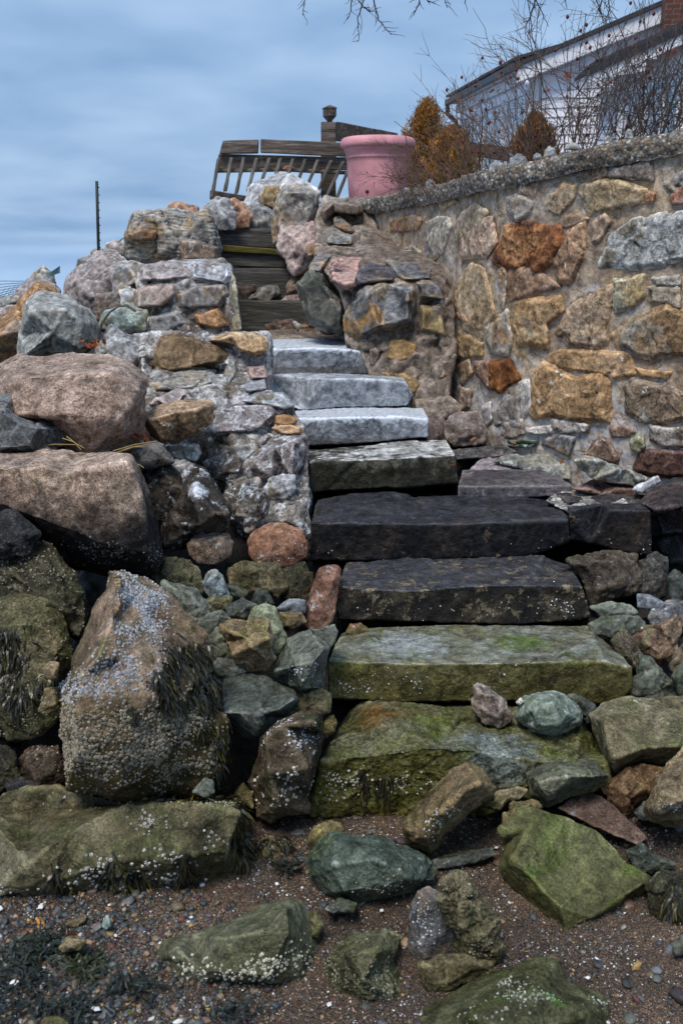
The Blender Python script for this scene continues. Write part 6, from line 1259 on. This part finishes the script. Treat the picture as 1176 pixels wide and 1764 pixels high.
# windows on the far left face
def window(a, t, n, s0, s1, z0, z1, par=house, door=False):
    q0, q1 = a+t*s0, a+t*s1; f = .07
    fr_ = []
    def bar(nm, u0, u1, w0, w1, d0, d1, mat, pr):
        p, r = a+t*u0, a+t*u1
        return prism(nm, [np.array([p[0], p[1], w0])+n*d0, np.array([r[0], r[1], w0])+n*d0, np.array([r[0], r[1], w1])+n*d0, np.array([p[0], p[1], w1])+n*d0], n*(d1-d0), mat, pr)
    bm_V = []; bm_F = []
    def addbar(u0, u1, w0, w1, d0, d1):
        p, r = a+t*u0, a+t*u1; k = len(bm_V)
        for d in (d1, d0):
            for (pt, w) in ((p, w0), (r, w0), (r, w1), (p, w1)): bm_V.append(np.array([pt[0], pt[1], w])+n*d)
        bm_F.extend([[k, k+1, k+2, k+3], [k+7, k+6, k+5, k+4], [k, k+4, k+5, k+1], [k+1, k+5, k+6, k+2], [k+2, k+6, k+7, k+3], [k+3, k+7, k+4, k]])
    addbar(s0-f, s0, z0-f, z1+f, .0, .06); addbar(s1, s1+f, z0-f, z1+f, .0, .06); addbar(s0, s1, z1, z1+f, .0, .06); addbar(s0, s1, z0-f, z0, .0, .075)
    m_ = (s0+s1)/2
    if not door: addbar(m_-.03, m_+.03, z0, z1, .0, .05)
    fo = solid('window', bm_V, bm_F, M['trim'], house, .004)
    g_ = prism('pane', [np.array([q0[0], q0[1], z0])+n*.028, np.array([q1[0], q1[1], z0])+n*.028, np.array([q1[0], q1[1], z1])+n*.028, np.array([q0[0], q0[1], z1])+n*.028], n*-.01, M['glass'], house)
    g_.parent = fo; g_.location = (0, 0, 0)
    return fo
window(A1, tf, nf, 1.9, 2.9, zb+.75, zr0-.35); window(A1, tf, nf, 3.2, 4.1, zb+.75, zr0-.35); window(A1, tf, nf, .5, 1.5, zb+.75, zr0-.35)
# porch roof and wall at right, standing forward of the gable
pc = P(1022, 150, 15.6); pr_ = P(1300, 20, 13.8); B0 = np.array([pc[0], 15.6, 0]); B1 = np.array([pr_[0], 13.8, 0]); tz0, tz1 = P(1022, 136, 15.6)[2], P(1176, 68, 14.6)[2]
wz, nB, tB, LB = wallplane('wall', B0+np.array([.12, .05, 0]), B1, zb, tz0-.05, tz0+(tz1-tz0)*1.75, M['house'], .14)
f0 = np.array([B0[0]-.15, B0[1]-.1, tz0]); f1 = np.array([B1[0], B1[1]-.15, tz0+(tz1-tz0)*1.85])
prism('fascia', [f0+[0, -.2, -.13], f1+[0, -.2, -.13], f1+[0, -.2, .0], f0+[0, -.2, .0]], [0, .03, 0], M['trim'])
prism('gutter', [f0+[0, -.24, .0], f1+[0, -.24, .0], f1+[0, -.24, .1], f0+[0, -.24, .1]], [0, .14, 0], M['gutter'])
prism('porch_roof', [f0+[0, -.22, .1], f1+[0, -.22, .1], f1+[.1, 1.2, .12], f0+[.1, 1.2, .12]], [0, 0, .05], M['roof'])
prism('soffit', [f0+[0, -.17, -.13], f1+[0, -.17, -.13], f1+[0, .15, -.13], f0+[0, .15, -.13]], [0, 0, .02], M['trim'])
def s_at(px, a, t):    # distance along a wall line seen at pixel column px
    best = min(np.linspace(0, 4, 400), key=lambda s: abs(proj((a+t*s+np.array([0, 0, 3.4]))[None])[0, 0]-px)); return best
aB = B0+np.array([.12, .05, 0])
window(aB, tB, nB, s_at(1078, aB, tB), s_at(1094, aB, tB), zb+.1, tz0-.25); window(aB, tB, nB, s_at(1110, aB, tB), s_at(1160, aB, tB), zb+.1, tz0-.1)
V, Fs = [], []; d0_ = aB+tB*s_at(1068, aB, tB)+nB*.08; tube(V, Fs, [d0_+[0, 0, zb], d0_+[0, 0, tz0]], .05, .05, 8); mesh_obj('downspout', V, Fs, M['trim'], house)
# chimney
ch = P(1144, 20, 16.3); cx_, cy_ = ch[0], 16.3
prism('chimney', [np.array([cx_, cy_, 4.2]), np.array([cx_+1.1, cy_-.2, 4.2]), np.array([cx_+1.1, cy_-.2, 8.2]), np.array([cx_, cy_, 8.2])], [.15, .7, 0], M['brick'])
# ------------------------------------------------------------------ bare rose bushes behind the coping
def nrmz(v): return v/(np.linalg.norm(v)+1e-9)
def grow(V, Fs, p, d, L, r, depth, rr, tips, wig=.16, droop=0., hipp=.3, k=4):
    n = max(3, int(L/.07)); pts = [p.copy()]; cur = p.copy()
    for i in range(n):
        d = nrmz(d+rr.normal(0, wig, 3)+np.array([0, 0, -droop])); cur = cur+d*L/n; pts.append(cur.copy())
    tube(V, Fs, pts, r, r*.5, k if r > .003 else 3)
    if depth > 0:
        m = rr.integers(3, 6)
        for i in range(m):
            j = int(rr.uniform(.2, .95)*n); a = nrmz(np.cross(d, rr.normal(size=3))); dd = nrmz(d*rr.uniform(.5, 1.)+a*rr.uniform(.5, .9)+np.array([0, 0, .15]))
            grow(V, Fs, pts[j], dd, L*rr.uniform(.25, .5), max(r*.5, .0018), depth-1, rr, tips, wig*1.2, droop, hipp, k)
    elif rr.uniform() < hipp: tips.append(cur)
def bush(x, y, Yoff, n, L, lean, label, spread=.2, seed=0, mat='twig', r=.0052, hipp=.05):
    rr = np.random.default_rng(seed+50); Yw = wallY(x, y)+Yoff; base = P(x, y, Yw); base[2] -= .12
    root = empty('rose_bush', label, 'bush', 'bare rose bushes above the retaining wall', loc=tuple(base)); V = []; Fs = []; tips = []
    for i in range(int(n*1.8)):
        p = base+np.array([rr.normal(0, spread), rr.normal(0, spread*.6)+.05, 0]); d = nrmz(np.array([lean+rr.normal(0, .28), rr.normal(0, .2), 1.]))
        grow(V, Fs, p, d, L*rr.uniform(.5, 1.25), r*rr.uniform(.6, 1.05), 2, rr, tips, .13, .01, hipp)
    mesh_obj('stems', V, Fs, M[mat], root)
    for tp in tips[:12]: fast_mesh('rose_hip', IV*.011*np.array([1, 1, 1.3])+tp, IF, M['hip'], root)
    return root
for i, a in enumerate([
    (800, 310, .45, 12, .6, -.55, 'arching bare bush leaning over the pink pot evergreen', .22),
    (760, 325, .4, 11, .45, -.7, 'low bare bush drooping toward the pink planter', .2),
    (855, 292, .4, 11, .66, -.3, 'bare rose bush in front of the far house window', .2),
    (905, 285, .6, 10, .74, -.1, 'bare rose bush left of the round brown evergreen', .18),
    (960, 270, .45, 11, .88, .0, 'tallest middle rose bush with a few orange leaves', .2),
    (1015, 262, .5, 10, .95, .08, 'dense bare rose bush before the blank siding', .2),
    (1070, 248, .45, 11, .85, .1, 'bare rose bush in front of the porch door', .2),
    (1125, 240, .4, 11, .95, .05, 'thick bare rose bush beside the porch window', .2),
    (1180, 228, .35, 12, 1.0, -.1, 'bare rose bush under the brick chimney at the right edge', .2)]):
    bush(a[0], a[1], a[2], a[3], a[4], a[5], a[6], a[7], i, 'twig' if i < 5 else 'twigg')
# thin twigs arching across the pot
V, Fs, tips = [], [], []; rr = np.random.default_rng(9)
for (x, y, dx, L) in [(740, 300, -1.4, .55), (745, 270, -1.6, .6), (730, 320, -1.3, .42), (755, 300, -2., .5), (720, 325, -2.2, .4)]:
    grow(V, Fs, P(x, y, 9.0), nrmz(np.array([dx, -.1, .45])), L, .004, 2, rr, tips, .14, .05, .1)
tag(mesh_obj('rose_twigs', V, Fs, M['twig']), 'loose rose twigs hanging across the side of the pink pot', 'twigs')
leaves(P(978, 132, wallY(978, 262)+.5), 5, .02, .03, 'small orange leaf cluster high in the rose stems', (.42, .08, .03))
leaves(P(940, 158, wallY(940, 268)+.5), 4, .02, .025, 'single orange leaf on the rose stems left of the cluster', (.4, .1, .03))
leaves(P(1085, 230, wallY(1085, 245)+.3), 8, .04, .03, 'dry tan leaves at the foot of the porch side rose bush', (.22, .12, .08))
leaves(P(850, 158, wallY(850, 292)+.5), 4, .03, .022, 'brown leaf near the eave of the far house end', (.3, .13, .06))
# ------------------------------------------------------------------ evergreens turned brown
def evergreen(px, base_y, top_y, wpx, Y, label, seed, greenside, dense=5200):
    rr = np.random.default_rng(seed); b = P(px, base_y, Y); t_ = P(px, top_y, Y); h = t_[2]-b[2]; R_b = wpx/2*Y/F
    root = empty('evergreen_shrub', label, 'shrub', 'browned evergreen shrubs', loc=tuple(b)); V = []; Fs = []
    tube(V, Fs, [b+[0, 0, -.1], b+[0, 0, h*.5], b+[0, 0, h*.93]], .035, .006, 6)
    for i in range(46):
        z = h*rr.uniform(.05, .9); a = rr.uniform(0, 6.28); L = R_b*.9*(1-z/h)**.7; c = b+np.array([0, 0, z]); tube(V, Fs, [c, c+np.array([math.cos(a)*L*.5, math.sin(a)*L*.5, .1*L+.02]), c+np.array([math.cos(a)*L, math.sin(a)*L, .45*L+.03])], .007, .002, 4)
    mesh_obj('trunk', V, Fs, M['twig'], root)
    C_ = []; D_ = []; K_ = []; ns_ = dense//75
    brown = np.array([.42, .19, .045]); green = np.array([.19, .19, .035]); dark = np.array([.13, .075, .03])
    for i in range(ns_):
        u = rr.uniform(0, 1)**.9; a = rr.uniform(0, 6.28); rp = R_b*np.interp(u, [0, .15, .4, .7, .9, 1], [.8, 1., .92, .62, .3, .02])*rr.uniform(.55, 1.12)
        start = b+np.array([0, 0, max(0, u*h*.93-rp*.5)]); end = b+np.array([math.cos(a)*rp, math.sin(a)*rp, u*h*.9+.05*h*rr.uniform(0, 1)]); m = 75
        t_ = rr.uniform(.35, 1., m)[:, None]; ax = start+(end-start)*t_+np.array([0, 0, .25*rp])*(t_**2)
        wd = .16*R_b*(1.15-t_); q_ = ax+rr.normal(0, 1, (m, 3))*wd*np.array([1, 1, .8]); dr = nrmz(end-start)*.4+np.array([0, 0, .8]); dd = dr+rr.normal(0, .28, (m, 3)); dd /= np.linalg.norm(dd, axis=1)[:, None]
        f = float(np.clip(math.cos(a)*greenside*.5+.2+.9*(.42-u)+rr.normal(0, .25), 0, 1)); cc = (brown*(1-f)+green*f)*rr.uniform(.55, 1.35)
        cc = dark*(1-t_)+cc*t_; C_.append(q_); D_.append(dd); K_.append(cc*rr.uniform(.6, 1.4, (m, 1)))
    c = np.vstack(C_); out = np.vstack(D_); cc = np.vstack(K_); n = len(c)
    sd = np.cross(out, rr.normal(size=(n, 3))); sd /= np.linalg.norm(sd, axis=1)[:, None]; s = rr.uniform(.014, .034, n)[:, None]; w = s*.15
    Vv = np.stack([c-sd*w*.5, c+out*s*.5-sd*w, c+out*s, c+out*s*.5+sd*w, c+sd*w*.5], 1)
    cc = np.repeat(np.c_[cc, np.ones(n)][:, None], 5, 1).reshape(-1, 4)
    Fc = (np.arange(5)[None]+(np.arange(n)*5)[:, None])
    fast_mesh('foliage', Vv.reshape(-1, 3), Fc, M['leafy'], root, smooth=False, attr=cc)
evergreen(733, 335, 165, 116, 10.3, 'orange brown conical evergreen beside the pink pot', 1, 1., 24000)
evergreen(776, 330, 215, 108, 9.9, 'greener low evergreen mass right of the conical one', 4, .8, 20000)
evergreen(918, 292, 193, 84, 7.6, 'rounded orange brown evergreen behind the wall stones', 2, 1., 17000)
# ------------------------------------------------------------------ bare tree branches hanging from above
tree = empty('bare_tree', 'bare tree branches hanging into the top of the view', 'tree', loc=tuple(P(800, -120, 6.5)))
V, Fs = [], []; L_ = [P(x, y, 6.6+.2*math.sin(i)) for i, (x, y) in enumerate([(1500, -60), (1250, -90), (1100, -62), (1000, -75), (900, -52), (760, -60), (640, -42), (560, -38), (500, -45)])]
tube(V, Fs, L_, .06, .008, 8); mesh_obj('limb', V, Fs, M['twigg'], tree)
rr = np.random.default_rng(21)
for pl in [[(523, -42), (526, -15), (524, 8), (521, 27)], [(632, -45), (628, -5), (616, 32), (618, 58), (617, 73)], [(636, -40), (645, 8), (652, 34), (664, 50), (674, 60)], [(610, -40), (612, -8), (624, 12), (636, 20), (650, 14)],
           [(600, -40), (606, -5), (604, 18), (598, 34)], [(712, -50), (722, -8), (722, 8), (712, 22)], [(716, -50), (734, -2), (740, 8)], [(766, -58), (764, -8), (770, 14)], [(798, -50), (803, -3), (799, 6)],
           [(914, -52), (920, -5), (930, 14), (944, 46)], [(921, -30), (920, 10), (912, 30), (904, 48)], [(900, -50), (905, -4), (922, 14)], [(975, -70), (972, -8), (976, 16)], [(1018, -60), (1024, -8), (1034, 22), (1040, 44)], [(1045, -60), (1049, -5), (1047, 25), (1052, 48)], [(1032, -60), (1036, 0), (1030, 18), (1044, 38)]]:
    V, Fs, tips = [], [], []; y0_ = 6.55+rr.uniform(-.15, .15); pts = [P(x, y, y0_+.03*i) for i, (x, y) in enumerate(pl)]
    dense = []
    for a, b in zip(pts[:-1], pts[1:]):
        for q_ in np.linspace(0, 1, 4, endpoint=False): dense.append(a+(b-a)*q_+rr.normal(0, .002, 3))
    dense.append(pts[-1]); tube(V, Fs, dense, .0055, .0018, 5)
    for j in range(4, len(dense)-1):
        if rr.uniform() < .75:
            d = nrmz(nrmz(dense[j+1]-dense[j])+np.array([rr.choice([-1, 1])*rr.uniform(.6, 1.1), rr.normal(0, .4), rr.uniform(-.2, .3)])); grow(V, Fs, dense[j], d, rr.uniform(.03, .10), .0024, 0, rr, tips, .22, .02, 0, 3)
    mesh_obj('branch', V, Fs, M['twigg'], tree)
# ------------------------------------------------------------------ light, sky, camera
SUN_EL = math.radians(60); SUN_AZ = math.radians(-24)      # azimuth measured from behind the camera, toward the left
sd_ = Vector((math.sin(SUN_AZ)*math.cos(SUN_EL), -math.cos(SUN_AZ)*math.cos(SUN_EL), math.sin(SUN_EL)))   # toward the sun
lt = bpy.data.lights.new('sun', 'SUN'); lt.energy = 3.0; lt.angle = math.radians(22); lt.color = (1., .935, .85)
lo = bpy.data.objects.new('sun', lt); COL.objects.link(lo); lo.rotation_euler = sd_.to_track_quat('Z', 'Y').to_euler(); lo.location = (-5, -5, 12)
w = bpy.data.worlds.new('World'); S.world = w; w.use_nodes = True; nt = w.node_tree; nd = nt.nodes; bg = nd['Background']
sky = nd.new('ShaderNodeTexSky'); sky.sky_type = 'NISHITA'; sky.sun_disc = False; sky.sun_elevation = SUN_EL; sky.sun_rotation = math.atan2(sd_.x, sd_.y); sky.air_density = 1.4; sky.dust_density = 1.5
tc = nd.new('ShaderNodeTexCoord'); sx = nd.new('ShaderNodeSeparateXYZ'); nt.links.new(tc.outputs['Generated'], sx.inputs[0])
def m_(op, a, b):
    n = nd.new('ShaderNodeMath'); n.operation = op
    for i, x in enumerate((a, b)):
        if isinstance(x, (int, float)): n.inputs[i].default_value = x
        elif x is not None: nt.links.new(x, n.inputs[i])
    return n.outputs[0]
# planar cloud deck: direction / (z + .12)
den = m_('ADD', m_('MAXIMUM', sx.outputs[2], 0), .16); cx = m_('DIVIDE', sx.outputs[0], den); cy = m_('DIVIDE', sx.outputs[1], den)
cb = nd.new('ShaderNodeCombineXYZ'); nt.links.new(m_('MULTIPLY', cx, 1.1), cb.inputs[0]); nt.links.new(cy, cb.inputs[1])
n1 = nd.new('ShaderNodeTexNoise'); n1.inputs['Scale'].default_value = 1.5; n1.inputs['Detail'].default_value = 6; n1.inputs['Roughness'].default_value = .45; n1.inputs['Distortion'].default_value = .1; nt.links.new(cb.outputs[0], n1.inputs['Vector'])
rp2 = nd.new('ShaderNodeValToRGB'); nt.links.new(n1.outputs['Fac'], rp2.inputs[0]); e = rp2.color_ramp.elements
e[0].position = .30; e[0].color = (2.0, 3.5, 6.1, 1); e[1].position = .72; e[1].color = (4.6, 6.3, 8.7, 1)
mr = nd.new('ShaderNodeMapRange'); nt.links.new(sx.outputs[2], mr.inputs[0]); mr.inputs[1].default_value = 0; mr.inputs[2].default_value = .35; mr.inputs[3].default_value = 1; mr.inputs[4].default_value = 0
mx = nd.new('ShaderNodeMix'); mx.data_type = 'RGBA'; nt.links.new(m_('MULTIPLY', mr.outputs[0], .35), mx.inputs[0]); nt.links.new(rp2.outputs[0], mx.inputs[6]); mx.inputs[7].default_value = (2.7, 4.5, 6.8, 1)
m2 = nd.new('ShaderNodeMix'); m2.data_type = 'RGBA'; m2.inputs[0].default_value = .92; nt.links.new(sky.outputs[0], m2.inputs[6]); nt.links.new(mx.outputs[2], m2.inputs[7])
nt.links.new(m2.outputs[2], bg.inputs['Color']); bg.inputs['Strength'].default_value = .11
cam = bpy.data.cameras.new('camera'); co_ = bpy.data.objects.new('camera', cam); COL.objects.link(co_); S.camera = co_
cam.sensor_fit = 'VERTICAL'; cam.sensor_height = 36; cam.lens = F/1764*36; cam.clip_end = 12000; cam.clip_start = .05
co_.location = (0, 0, H); co_.rotation_euler = (math.radians(90)-PIT, 0, 0)
cam.dof.use_dof = True; cam.dof.focus_distance = 5.6; cam.dof.aperture_fstop = 4.5
COL.children.unlink(_tmp); bpy.data.collections.remove(_tmp)
S.view_settings.view_transform = 'Standard'; S.view_settings.look = 'None'; S.view_settings.exposure = 0; S.render.engine = 'CYCLES'
